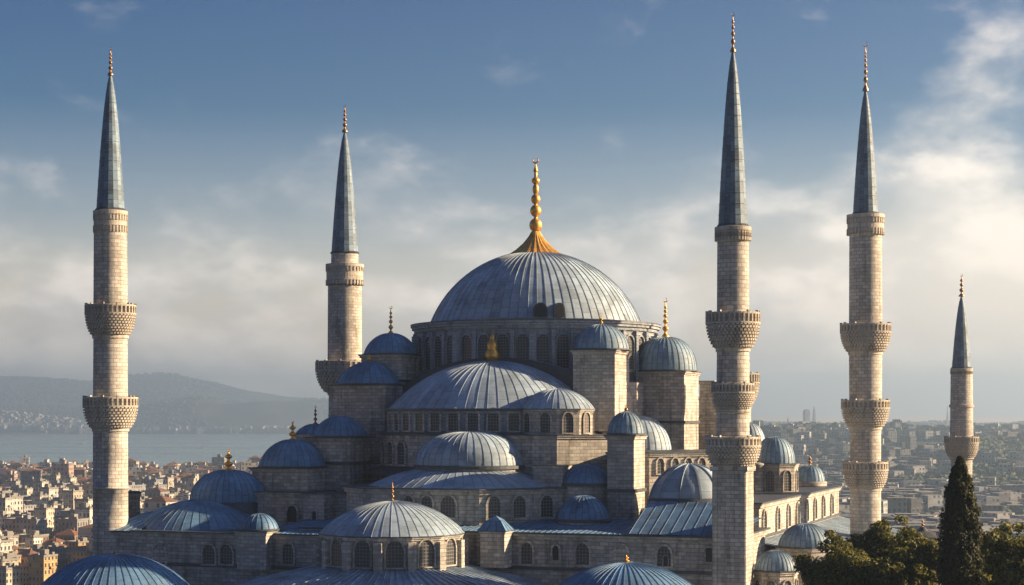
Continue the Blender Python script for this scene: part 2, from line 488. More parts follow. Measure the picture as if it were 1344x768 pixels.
for i in range(15):
    a = R(120) + R(300) * i / 14; t_ = .085 * math.sin(PI * (i + .5) / 15) + .008; c = Vector((.30 * math.cos(a), 0, zr + 18.25 + .30 * math.sin(a)))
    rad = Vector((math.cos(a), 0, math.sin(a)))
    rows.append([c + t_ * (math.cos(k * PI / 3) * rad + math.sin(k * PI / 3) * Vector((0, 1, 0))) for k in range(7)]); uv.append([(k, i) for k in range(7)])
mb.grid(rows, uv, 0); mb.build('finial', M['gold'], main_dome)
for (px, w_) in ((707, 1.3), (730, 0.85)):      # dormers low on the dome
    aa = (px - 703) / 137.0; th = math.asin(aa) - AL + R(0)
    nx, ny = math.sin(th + AL), -math.cos(th + AL)
    ang = math.atan2(-math.cos(math.asin(aa)), aa) + AL
    nx, ny = math.cos(ang), math.sin(ang)
    mb = MB(); tx, ty = -ny, nx; hw = w_ / 2 + .12; hh = 1.35
    o2 = arch_outline(w_ + .3, hh + .15)
    P = lambda u, v, d: (nx * d + tx * u, ny * d + ty * u, zr + .12 + v)
    for i in range(len(o2)):
        a, b = o2[i], o2[(i + 1) % len(o2)]
        mb.face([P(*a, 10.2), P(*b, 10.2), P(*b, 11.95), P(*a, 11.95)], None, 0)
    mb.face([P(u, v, 11.95) for u, v in o2], None, 0)
    mb.face([P(u, v, 11.96) for u, v in arch_outline(w_, hh)], [(u, v) for u, v in arch_outline(w_, hh)], 1)
    mb.build('dormer', [M['edge'], M['void']], main_dome)

zd0 = ZL(489, s0)
mb = MB()
mb.lathe(0, 0, [(13.3, zd0 - 2.5), (13.3, zr - 1.0)], 96, 0, uvr=13.3, vz=True)
mb.lathe(0, 0, [(13.3, zr - 1.2), (13.55, zr - 1.15), (13.55, zr - .85), (13.8, zr - .8), (13.8, zr - .55), (13.95, zr - .5), (13.95, zr - .32)], 96, 0, False)
mb.lathe(0, 0, [(13.95, zr - .32), (13.95, zr - .2), (11.6, zr + .02)], 96, 1, False)
drum = mb.build('central_drum', [M['plaster']] + SL[1:], mosque)
NW = 40
for i in range(NW):
    a = 2 * PI * (i + .5) / NW
    view = math.cos(a - (-PI / 2 + AL))
    if view < -0.1: continue
    window(drum, 13.3 * math.cos(a), 13.3 * math.sin(a), math.cos(a), math.sin(a), zd0 + .12, 1.36, 3.55, 0.22, 0.17, frame='plaster')
for i in range(NW):
    if math.cos(2 * PI * i / NW - (-PI / 2 + AL)) < -.1: continue
    mbp = MB(); a = 2 * PI * i / NW; ca, sa = math.cos(a), math.sin(a)
    rr = 14.1 if i % 4 == 0 else 13.7; hw = .34 if i % 4 == 0 else .2
    q = [(13.1 * ca + sa * hw, 13.1 * sa - ca * hw), (rr * ca + sa * hw, rr * sa - ca * hw), (rr * ca - sa * hw, rr * sa + ca * hw), (13.1 * ca - sa * hw, 13.1 * sa + ca * hw)]
    top = zr - 1.25 if i % 4 else zr - 1.6
    mbp.prism(q, zd0 - 2.4, top, 0, 1); mbp.build('buttress', [M['plaster']] + SL[1:], drum)

# ------------------------------------------------------------------ mosque: central block and front arch
c13 = [(-13.6, -13.0), (13.6, -13.0), (13.6, 13.0), (-13.6, 13.0)]
mb = MB(); mb.prism(c13, 18.0, zd0 - 1.3, 0, 4)
mb.lathe(0, 0, [(13.58, zd0 - 1.25), (13.32, zd0 - .2)], 64, 4)
mb.build('central_block', SL, mosque)

S1b = 14.2; a1, s1 = K(646, S1b); zS1 = ZL(537, s1)
def arch_wall(name, ac, b0, b1, rin, rout, hin, hout, zc, m=4, n=28):
    mb = MB(); top_i, top_o = [], []
    for i in range(n + 1):
        th = PI * i / n; top_i.append((ac + rin * math.cos(th), zc + hin * math.sin(th))); top_o.append((ac + rout * math.cos(th), zc + hout * math.sin(th)))
    for i in range(n):
        (xi, zi), (xj, zj), (xo, zo), (xp, zp) = top_i[i], top_i[i + 1], top_o[i], top_o[i + 1]
        mb.face([(xo, -b1, zo), (xp, -b1, zp), (xj, -b1, zj), (xi, -b1, zi)][::-1], None, m)
        mb.face([(xo, -b1, zo), (xo, -b0, zo), (xp, -b0, zp), (xp, -b1, zp)], [(i, 0), (i, 2), (i + 1, 2), (i + 1, 0)], 2)
        mb.face([(xi, -b1, zi), (xj, -b1, zj), (xj, -b0, zj), (xi, -b0, zi)], None, m)
    return mb.build(name, SL, mosque)
arch_wall('great_arch', a1 + .2, 12.2, 13.95, 10.8, 12.6, 5.4, 6.6, zS1 - 1.2)

# first semi-dome with its windowed drum
mb = MB(); dome(mb, a1, -S1b, zS1, 10.75, 62 * s1 + .1, 60, 0, e=0.9, rings=16, hr=0.04)
semi = mb.build('semi_dome', M['lead'], mosque)
mb = MB(); zq = zS1 + 62 * s1 - .1
mb.lathe(a1, -S1b, [(.30, zq), (.34, zq + .15), (.62, zq + .3), (.76, zq + .65), (.72, zq + 1.0), (.52, zq + 1.35), (.5, zq + 1.5), (.58, zq + 1.75), (.5, zq + 2.1), (.26, zq + 2.4), (.2, zq + 2.5), (.26, zq + 2.65), (.2, zq + 2.85), (.09, zq + 2.95), (.06, zq + 3.5), (.002, zq + 3.5)], 20, 0)
mb.build('finial', M['gold'], semi)
zA = ZL(571, s1 * .95); zB = ZL(612, s1 * .945)
mb = MB(); C = (a1, -S1b)
mb.lathe(*C, [(10.75, zA), (10.75, zS1 - .3)], 72, 0, uvr=10.8, vz=True)
mb.lathe(*C, [(10.75, zS1 - .5), (10.95, zS1 - .45), (10.95, zS1 - .25)], 72, 0, False)
mb.lathe(*C, [(10.98, zS1 - .25), (11.12, zS1 - .22), (11.12, zS1), (10.6, zS1 + .05)], 72, 1, False)
mb.lathe(*C, [(11.75, zA - .05), (11.75, zA + .1), (10.7, zA + .35)], 72, 1, False)
d1 = mb.build('semi_dome_drum', [M['plaster']] + SL[1:], mosque)
for i in range(17):
    a = R(-90) + R(10.6) * (i - 8)
    window(d1, C[0] + 10.75 * math.cos(a), C[1] + 10.75 * math.sin(a), math.cos(a), math.sin(a), zA + .42, 1.05, 2.1, 0.2, 0.2)
mb = MB()
mb.lathe(*C, [(11.45, zB - 3.2), (11.45, zA - .05)], 72, 0, uvr=11.4, vz=True)
mb.lathe(*C, [(13.6, zB - .9), (11.4, zB - .1)], 72, 4)
d2 = mb.build('lower_drum', SL, mosque)
for i in (-6.1, -5.05, -4.0, -2.95, 3.2, 4.3):
    a = R(-90) + R(10.6) * i
    window(d2, C[0] + 11.45 * math.cos(a), C[1] + 11.45 * math.sin(a), math.cos(a), math.sin(a), zB + .1, 1.3, 2.25, 0.2, 0.2)

# exedra dome below the semi-dome
S2b = 26.0; a2, s2 = K(617, S2b); z2 = ZL(612, s2 * .975)
mb = MB(); dome(mb, a2, -S2b, z2, 5.35, 44 * s2, 40, 0, e=0.75, rings=14, cap=False)
mb.lathe(a2, -S2b, [(5.55, z2 - .3), (5.55, z2), (5.2, z2 + .08)], 48, 1, False)
mb.build('exedra_dome', [M['lead'], M['edge']], mosque)
mb = MB(); mb.lathe(a2, -S2b, [(5.3, z2 - 3.0), (5.3, z2 - .2)], 48, 0, uvr=5.3, vz=True); mb.build('exedra_wall', SL, mosque)

# apse: broad low dome on a polygonal windowed wall
S3b = 27.2; bF = 34.8
aL, sL = K(476, bF); aR, sR = K(629, bF); sF = (sL + sR) / 2
z3, z3b = ZL(641, sF), ZL(686, sF); Lf = 8.6 * .7071
apse = [(aL, -bF), (aR, -bF), (aR + Lf, -bF + Lf), (aR + Lf, -16), (aL - 3.2, -16), (aL - 3.2, -bF + 3.2)]
ap = block('apse_wall', apse, z3b - 2.0, z3, cor=0.42, hc=0.3)
a3 = (aL + aR) / 2 + 1.2
mb = MB(); dome(mb, a3, -S3b, z3 + .03, 9.35, 29 * sF, 56, 0, ry=7.8, e=0.85, rings=12)
mb.build('apse_dome', M['lead'], mosque)
for (px, w_) in ((537, 1.0), (561, 1.12), (589, 1.5)):
    a, s = K(px, bF); window(ap, a, -bF, 0, -1, ZL(679, s), w_, 28 * s, 0.22, 0.2)
for q in (0.17, 0.47, 0.80):
    window(ap, aR + Lf * q, -bF + Lf * q, 1, -1, ZL(679, sF), 1.3, 28 * sF, 0.22, 0.22)

# front pavilion dome
S4b = 43.0; a4, s4 = K(515, S4b); z4 = ZL(702, s4 * .98); z4b = ZL(748, s4 * .965); r4 = 92 * s4
poly4 = ngon(a4, -S4b, r4 + .1, 14, R(-90) + PI / 14)
pv = block('pavilion_drum', poly4, z4b - 1.5, z4, cor=0.30, hc=0.2)
mb = MB(); dome(mb, a4, -S4b, z4 + .02, r4 + .25, 41 * s4, 48, 0, e=0.92, rings=14)
mb.build('pavilion_dome', M['lead'], pv)
finial(pv, a4, -S4b, z4 + 41 * s4 - .1, 1.85, .2, 'bronze', 3, crescent=False)
for i in range(14):
    a = 2 * PI * i / 14 + R(-90); ca, sa = math.cos(a), math.sin(a)
    if math.cos(a - (R(-90) + AL)) > -0.15:
        rw = (r4 + .1) * math.cos(PI / 14)
        window(pv, a4 + rw * ca, -S4b + rw * sa, ca, sa, z4b + .25, 1.5, 2.3, 0.2, 0.14)
for (x, y) in poly4:
    mb = MB(); dx_, dy_ = x - a4, y + S4b; L = math.hypot(dx_, dy_); dx_ /= L; dy_ /= L
    q = [(x - dx_ * .3 + dy_ * .36, y - dy_ * .3 - dx_ * .36), (x + dx_ * .42 + dy_ * .36, y + dy_ * .42 - dx_ * .36), (x + dx_ * .42 - dy_ * .36, y + dy_ * .42 + dx_ * .36), (x - dx_ * .3 - dy_ * .36, y - dy_ * .3 + dx_ * .36)]
    mb.prism(q, z4b - .6, z4 - .5, 0); mb.build('pilaster', M['stone'], pv)
# wide shallow lead roof round its foot
mb = MB(); N = 96; rows = []; uv = []
for (r_, z_) in ((18.5, z4b - 3.4), (13.0, z4b - 1.55), (6.0, z4b + .05)):
    row, ur = [], []
    for j in range(N + 1):
        a = PI / 2 + 2 * PI * j / N; dl = .06 / r_
        for (da, h) in ((-dl * 1.3, 0), (-dl, .07), (dl, .07), (dl * 1.3, 0)):
            row.append((a4 + r_ * math.cos(a + da), -S4b + r_ * math.sin(a + da), z_ + h)); ur.append((j + (da / dl) * .05, 18.5 - r_))
    rows.append(row); uv.append(ur)
mb.grid(rows, uv, 0, False); mb.build('skirt_roof', M['lead'], mosque)

# ------------------------------------------------------------------ mosque: piers with domes
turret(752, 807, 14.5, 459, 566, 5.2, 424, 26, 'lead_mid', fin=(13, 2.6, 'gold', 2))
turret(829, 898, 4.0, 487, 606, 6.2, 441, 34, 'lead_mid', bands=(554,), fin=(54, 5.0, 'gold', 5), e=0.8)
turret(474, 526, 14.5, 465, 520, 5.2, 436, 26, 'lead_shade_blue', bands=(500,), fin=(38, 3.8, 'gold', 4))
turret(435, 506, 18.0, 505, 600, 5.4, 474, 28, 'lead_shade_blue', fin=(12, 3.4, 'gold', 1))
t4, g4 = turret(405, 459, 24.0, 574, 690, 5.0, 546, 26, 'lead_shade_blue', bands=(608,))
turret(331, 404, 28.0, 614, 648, 5.6, 577, 30, 'lead_shade_blue', fin=(26, 6.0, 'gold', 2))
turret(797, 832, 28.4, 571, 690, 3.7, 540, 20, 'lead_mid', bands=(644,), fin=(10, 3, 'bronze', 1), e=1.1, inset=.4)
turret(311, 349, 42.0, 697, 748, 3.0, 675, 18, 'lead_shade_blue')
# round-cornered drum hugging the rear right pier, its dome behind
a, s = K(842, -6); mb = MB(); mb.lathe(a, 6, [(2.6, ZL(600, s)), (2.6, ZL(489, s))], 32, 0, uvr=2.6, vz=True); mb.lathe(a, 6, [(2.7, ZL(492, s)), (2.7, ZL(489, s)), (0.01, ZL(484, s))], 32, 1, False)
mb.build('stair_turret', SL, mosque)

# exedra to the right of the semi-dome: polygonal drum, small dome, block below
bR = 21.5; a, s = K(727, bR); zt, zm = ZL(537, s), ZL(571, s)
p8 = ngon(a, -bR + 1.0, 3.7, 10, R(-90) + PI / 10)
ex = block('exedra_drum', p8, zm - .3, zt, cor=0.25, hc=0.2)
mb = MB(); dome(mb, a, -bR + 1.0, zt + .02, 3.75, 27 * s, 32, 0, e=0.95); mb.build('dome', M['lead'], ex)
for i in range(10):
    th = 2 * PI * i / 10 + R(-90); ca, sa = math.cos(th), math.sin(th)
    if math.cos(th - (R(-90) + AL)) > -0.1: window(ex, a + 3.52 * ca, -bR + 1 + 3.52 * sa, ca, sa, zm + .25, 1.0, 1.95, 0.16, 0.16)
al, s = K(668, 25.5); ar, _ = K(731, 25.5)
block('exedra_block', [(al, -25.5), (ar, -25.5), (ar + 4.2, -25.5 + 4.2), (ar + 4.2, -14), (al, -14)], ZL(690, s), ZL(571, s), cor=0.3, hc=0.2)
al, s = K(700, 28.5); ar, _ = K(738, 28.5)
block('low_pier', [(al, -28.5), (ar, -28.5), (ar, -25), (al, -25)], ZL(690, s), ZL(611, s), cor=0.15, hc=0.15)

# side dome behind the right front pier
a, s = K(838, 9); mb = MB(); z_ = ZL(597, s)
dome(mb, a, -9, z_, 3.5, 51 * s, 30, 0, e=0.85); mb.lathe(a, -9, [(3.5, z_ - 4), (3.5, z_), (3.4, z_ + .1)], 32, 1)
mb.build('side_dome', [M['lead'], M['stone']], mosque)

# half domes in the shaded bay between apse and pier
for (px, b, yr, ya, r_) in ((770, 26.5, 634, 609, 2.6), (766, 30.5, 681, 650, 2.45)):
    a, s = K(px, b); z_ = ZL(yr, s); mb = MB()
    dome(mb, a, -b, z_, r_, (yr - ya) * s, 24, 0, e=0.6); mb.lathe(a, -b, [(r_ + .12, z_ - .25), (r_ + .12, z_ + .02), (r_ - .1, z_ + .06)], 32, 1, False)
    mb.lathe(a, -b, [(r_ - .05, z_ - 3.6), (r_ - .05, z_ - .2)], 32, 2, uvr=r_, vz=True)
    mb.build('bay_dome', [M['lead_shade_blue'], M['edge'], M['stone']], mosque)

# ------------------------------------------------------------------ mosque: outer walls, aisle roofs
bW = 38.0
aw0, sw0 = K(400, bW); aw1, sw1 = 31.0, 0.0668
zw = ZL(698, 0.0685)
fw_ = block('front_wall', [(aw0, -bW), (aw1, -bW), (aw1, -24), (aw0, -24)], 0.0, zw, cor=0.45, hc=0.3, bands=[ZL(744, .0685)])
for (px, w_, y0, y1, pane, rect) in ((379, 0, 0, 0, '', 0), (692, 1.05, 740, 712, 'grille', 0), (730, .6, 735, 716, 'void', 0), (765, 1.25, 741, 713, 'grille', 0),
                                      (816, 1.1, 741, 716, 'stone', 0), (872, 1.25, 743, 717, 'grille', 0), (932, .65, 737, 719, 'void', 1)):
    if not w_: continue
    a, s = K(px, bW); window(fw_, a, -bW, 0, -1, ZL(y0, s), w_, (y0 - y1) * s, 0.22, 0.2, pane, rect=bool(rect))
a, s = K(872, bW); window(fw_, a + .15, -bW - .06, 0, -1, ZL(743, s), .45, 14 * s, 0.12, 0.05, 'void')
mb = MB(); battens(mb, (aw0, -bW - .4, zw + .05), (aw1, -bW - .4, zw + .05), (aw1, -25, zw + 1.0), (aw0, -25, zw + 1.0), 78)
mb.build('aisle_roof', M['lead_shade_blue'], mosque)
bV = 40.5
av0, sv0 = K(178, bV); av1, sv1 = K(421, bV); sv = (sv0 + sv1) / 2; zv = ZL(699, sv)
lw = block('side_wall', [(av0, -bV), (av1, -bV), (av1, -27), (av0, -27)], 0.0, zv, cor=0.42, hc=0.28, bands=[ZL(743, sv)])
for (px, w_, y0, y1, pane) in ((210, 1.35, 740, 715, 'stone'), (275, 1.3, 740, 715, 'grille'), (298, 1.3, 740, 715, 'grille'), (379, 1.1, 740, 713, 'grille')):
    a, s = K(px, bV); window(lw, a, -bV, 0, -1, ZL(y0, s), w_, (y0 - y1) * s, 0.22, 0.18, pane)
mb = MB(); ax, s = K(345, bV)
battens(mb, (ax, -bV - .38, zv + .05), (av1 + .3, -bV - .38, zv + .05), (av1 + .3, -30, zv + .95), (ax, -30, zv + .95), 12)
mb.build('aisle_roof', M['lead_shade_blue'], mosque)
# left corner block and its hipped roof
al, s = K(142, 40.0); ar, _ = K(179, 40.0)
block('corner_block', [(al, -40), (ar, -40), (ar, -31), (al, -31)], 0.0, ZL(697, s), cor=0.35, hc=0.22)
mb = MB(); zc = ZL(696, s); zp = ZL(674, s); e0 = .4
battens(mb, (al - e0, -40 - e0, zc), (ar + e0, -40 - e0, zc), (ar + e0, -34.2, zp), ((al + ar) / 2, -35.5, zp), 5)
battens(mb, (al - e0, -31 + e0, zc), (al - e0, -40 - e0, zc), ((al + ar) / 2, -35.5, zp), ((al + ar) / 2, -35.5, zp), 5)
battens(mb, (ar + e0, -31, zc), (al - e0, -31, zc), ((al + ar) / 2, -35.5, zp), (ar + e0, -34.2, zp), 5)
mb.build('corner_roof', M['lead_shade_blue'], mosque)
# two stacked domes at the left
a, s = K(262, 33.0); mb = MB(); z_ = ZL(698, s * .97)
dome(mb, a, -33, z_, 6.4, 38 * s, 44, 0, e=0.85, rings=14, ry=7.0)
mb.build('corner_dome', M['lead_shade_blue'], mosque)
a, s = K(300, 29.5); z_ = ZL(660, s * .98); mb = MB()
dome(mb, a, -29.5, z_, 3.85, 41 * s, 36, 0, e=0.85, cap=False); mb.lathe(a, -29.5, [(3.95, z_ - 4), (3.95, z_ - .02), (3.7, z_ + .03)], 40, 1)
o = mb.build('corner_dome', [M['lead_shade_blue'], M['edge']], mosque); finial(o, a, -29.5, z_ + 41 * s - .15, 29 * s, 6.8 * s, 'gold', 2)
# stepped wall under the left piers
al, s = K(323, 30.5); ar, _ = K(400, 30.5)
st = block('stepped_wall', [(al, -30.5), (ar, -30.5), (ar, -22), (al, -22)], ZL(700, s), ZL(645, s), cor=0.3, hc=0.2)
a, s = K(384, 30.5); window(st, a, -30.5, 0, -1, ZL(685, s), 1.1, 21 * s, 0.2, 0.2, 'void')
al, s = K(398, 31.6); ar, _ = K(425, 31.6)
st = block('stepped_wall', [(al, -31.6), (ar, -31.6), (ar, -26), (al, -26)], ZL(700, s), ZL(648, s), cor=0.12, hc=0.14)
a, s = K(413, 31.6); window(st, a, -31.6, 0, -1, ZL(683, s), .45, 12 * s, 0.14, 0.1, 'void')
al, s = K(425, 29.0); ar, _ = K(480, 29.0)
block('stepped_wall', [(al, -29), (ar, -29), (ar, -20), (al, -20)], ZL(700, s), ZL(647, s), cor=0.2, hc=0.18)
a, s = K(357, 29.0)
mb = MB(); al, s = K(352, 29.3); ar, _ = K(405, 29.3)
# small dome with a dark finial peeping out behind the left piers
a, s = K(414, 16.0); mb = MB(); z_ = ZL(570, s); dome(mb, a, -16, z_, 2.2, 14 * s, 20, 0); mb.lathe(a, -16, [(2.25, z_ - 8), (2.25, z_)], 24, 1, uvr=2.2, vz=True)
o = mb.build('rear_dome', [M['lead_shade_blue'], M['stone']], mosque); finial(o, a, -16, z_ + 14 * s - .1, 25 * s, 3.0 * s, 'bronze', 3)
# pointed pinnacle on the front roof
al, s = K(630, 40.5); ar, _ = K(662, 40.5); zt = ZL(697, s)
pn = block('pinnacle', [(al, -40.5), (ar, -40.5), (ar, -38.6), (al, -38.6)], ZL(745, s), zt, cor=0.16, hc=0.14)
mb = MB(); c = ((al + ar) / 2, -39.55); zp = ZL(677, s); cs = offset([(al, -40.5), (ar, -40.5), (ar, -38.6), (al, -38.6)], .2)
for i in range(4):
    p, q = cs[i], cs[(i + 1) % 4]
    mid = lambda p_: (c[0] + (p_[0] - c[0]) * .42, c[1] + (p_[1] - c[1]) * .42, zt + (zp - zt) * .72)
    battens(mb, (*p, zt + .02), (*q, zt + .02), mid(q), mid(p), 3); mb.face([mid(p), mid(q), (c[0], c[1], zp)], [(0, 0), (1, 0), (.5, 1)], 0)
mb.build('pinnacle_roof', M['lead_shade_blue'], pn)

# right front dome, the lean roof below it and the arcaded gallery behind
a, s = K(905, 28.5); z_ = ZL(656, s * .97); mb = MB()
dome(mb, a, -28.5, z_, 3.75, 44 * s, 12, 0, e=0.85, hr=0.09, wr=0.1); mb.lathe(a, -28.5, [(3.95, z_ - 1.5), (3.95, z_ - .02), (3.6, z_ + .04)], 40, 1)
mb.build('ribbed_dome', [M['lead'], M['edge']], mosque)
al, s = K(826, 38.2); tl, st_ = K(852, 32.5)
mb = MB(); battens(mb, (al, -38.4, zw + .12), (31.2, -38.4, zw + .12), (31.2, -32.4, ZL(658, st_)), (tl, -32.4, ZL(658, st_)), 10, 0, .025, .04)
mb.face([(al, -38.4, zw + .12), (tl, -32.4, ZL(658, st_)), (tl, -27, zw)], None, 0)
mb.build('lean_roof', M['lead_shade_blue'], mosque)
al, s = K(852, 24.0); L = 7.4 * .7071
ga = block('gallery', [(al, -24), (al + L, -24 + L), (al + L, -8), (al - 4, -8), (al - 4, -24)], ZL(690, s), ZL(594, s), cor=0.3, hc=0.22)
for q in (.16, .38, .58, .78):
    window(ga, al + L * q, -24 + L * q, 1, -1, ZL(622, s), .75, 20 * s, 0.16, 0.14)
# stepped buttress at the rear right
al, s = K(914, -5); mb = MB()
for i, (h, w_) in enumerate(((500, 1.6), (522, 2.3), (548, 3.0), (575, 3.8))):
    p = [(al, 6.5 - i * .25), (al + w_, 6.5 - i * .25), (al + w_, 11.0), (al, 11.0)]; mb.prism(p, ZL(620, s), ZL(h, s), 0, 1); mb.prism(offset(p, .15), ZL(h, s) - .3, ZL(h, s) + .05, 0)
mb.build('stepped_buttress', SL, mosque)

# inner body and the long right flank
block('inner_body', [(-21, -17), (-11, -17), (-11, 10), (-21, 10)], 18.0, 27.4, mtop=4)
block('inner_body', [(-24, -26), (25, -26), (25, 24), (-24, 24)], 0.0, 21.4, mtop=4)
block('inner_body', [(-17, -19), (17.5, -19), (17.5, 18), (-17, 18)], 18.0, 25.2, mtop=4)
bn, sn_ = KB(985, 30.0); bf, sf_ = KB(1101, 30.0); zf = ZL(648, .0805)
fl = block('flank_wall', [(14, -22), (30, -22), (30, -bf), (14, -bf)], 0.0, zf, cor=0.4, hc=0.3, bands=[zf - 3.3])
for px in (1002, 1020, 1034, 1046, 1058, 1069, 1080, 1091):
    b, s = KB(px, 30.0); window(fl, 30.0, -b, 1, 0, zf - 3.0, 1.35, 2.15, 0.2, 0.18)
mb = MB()
battens(mb, (38.5, -24, zf - 5.3), (38.5, -bf, zf - 5.3), (30, -bf, zf - 3.55), (30, -24, zf - 3.55), 40)
mb.build('aisle_roof', M['lead'], mosque)
block('aisle_wall', [(20, -22), (38.2, -22), (38.2, -bf), (20, -bf)], 0.0, zf - 5.6, cor=0.3, hc=0.25)
# octagonal dome on the flank
a, s = 26.0, 0
b, s = KB(1017, 26.0); zt, zb = ZL(608, s), ZL(646, s)
p8 = ngon(a, -b, 2.55, 8, PI / 8); fd = block('flank_drum', p8, zb - .5, zt, cor=0.22, hc=0.2)
mb = MB(); dome(mb, a, -b, zt + .02, 2.2, 35 * s, 26, 0, e=0.85); mb.build('dome', M['lead_mid'], fd)
for i in range(8):
    th = 2 * PI * i / 8; ca, sa = math.cos(th), math.sin(th)
    if ca > -.2 or sa < -.5: window(fd, a + 2.355 * ca, -b + 2.355 * sa, ca, sa, zb + .2, .95, 2.2, 0.14, 0.12)
mb = MB(); mb.lathe(a - 1.5, -b - 2.6, [(.75, zb - .5), (.75, zt - .3), (.9, zt - .2), (.9, zt), (.01, zt + .3)], 20, 0, uvr=.75, vz=True); mb.build('buttress_pier', M['stone'], mosque)
b, s = KB(1082, 27.0); mb = MB(); z_ = zf + .05
b = max(b, bf + 2.2); mb.lathe(27, -b, [(1.95, z_), (1.95, z_ + .5), (1.75, z_ + .55)], 28, 1); dome(mb, 27, -b, z_ + .5, 1.75, 21 * s, 22, 0, e=0.85)
o = mb.build('flank_dome', [M['lead_mid'], M['stone']], mosque); finial(o, 27, -b, z_ + .4 + 21 * s, 13 * s, .3, 'bronze', 2, crescent=False)
a, s = K(981, -16); mb = MB(); z_ = ZL(584, s); dome(mb, a, 16, z_, 2.1, 30 * s, 24, 0, e=.85); mb.lathe(a, 16, [(2.2, z_ - 8), (2.2, z_ + .02), (2.0, z_ + .04)], 28, 1, uvr=2.2, vz=True)
mb.build('rear_dome', [M['lead'], M['stone']], mosque)
# front court: low domes at the bottom of the picture and the roof that carries them
block('court_roof', [(-30, -66), (33, -66), (33, -38.2), (-30, -38.2)], 0.0, z4b - 3.9, mtop=2)
def court_dome(px, ya, Y, r_, H, finh, finr, metal):
    s = Y / F; X = (px - CX) * s; lx = (X - OX) * CA - (Y - OY) * SA; ly = (X - OX) * SA + (Y - OY) * CA
    zt = ZL(ya, s); mb = MB(); dome(mb, lx, ly, zt - H, r_, H, 52, 0, e=1.05, rings=14, hr=.04)
    mb.lathe(lx, ly, [(r_ + .3, zt - H - 3), (r_ + .3, zt - H - .2), (r_ - .1, zt - H + .02)], 48, 1, uvr=r_, vz=True)
    o = mb.build('court_dome', [M['lead_shade_blue'], M['stone']], mosque); finial(o, lx, ly, zt - .12, finh * s, finr * s, metal, 2, crescent=False)
court_dome(150, 727, 150.0, 6.5, 3.1, 7, 2.6, 'bronze')
court_dome(822, 738, 141.0, 6.9, 3.5, 12, 5.2, 'gold')


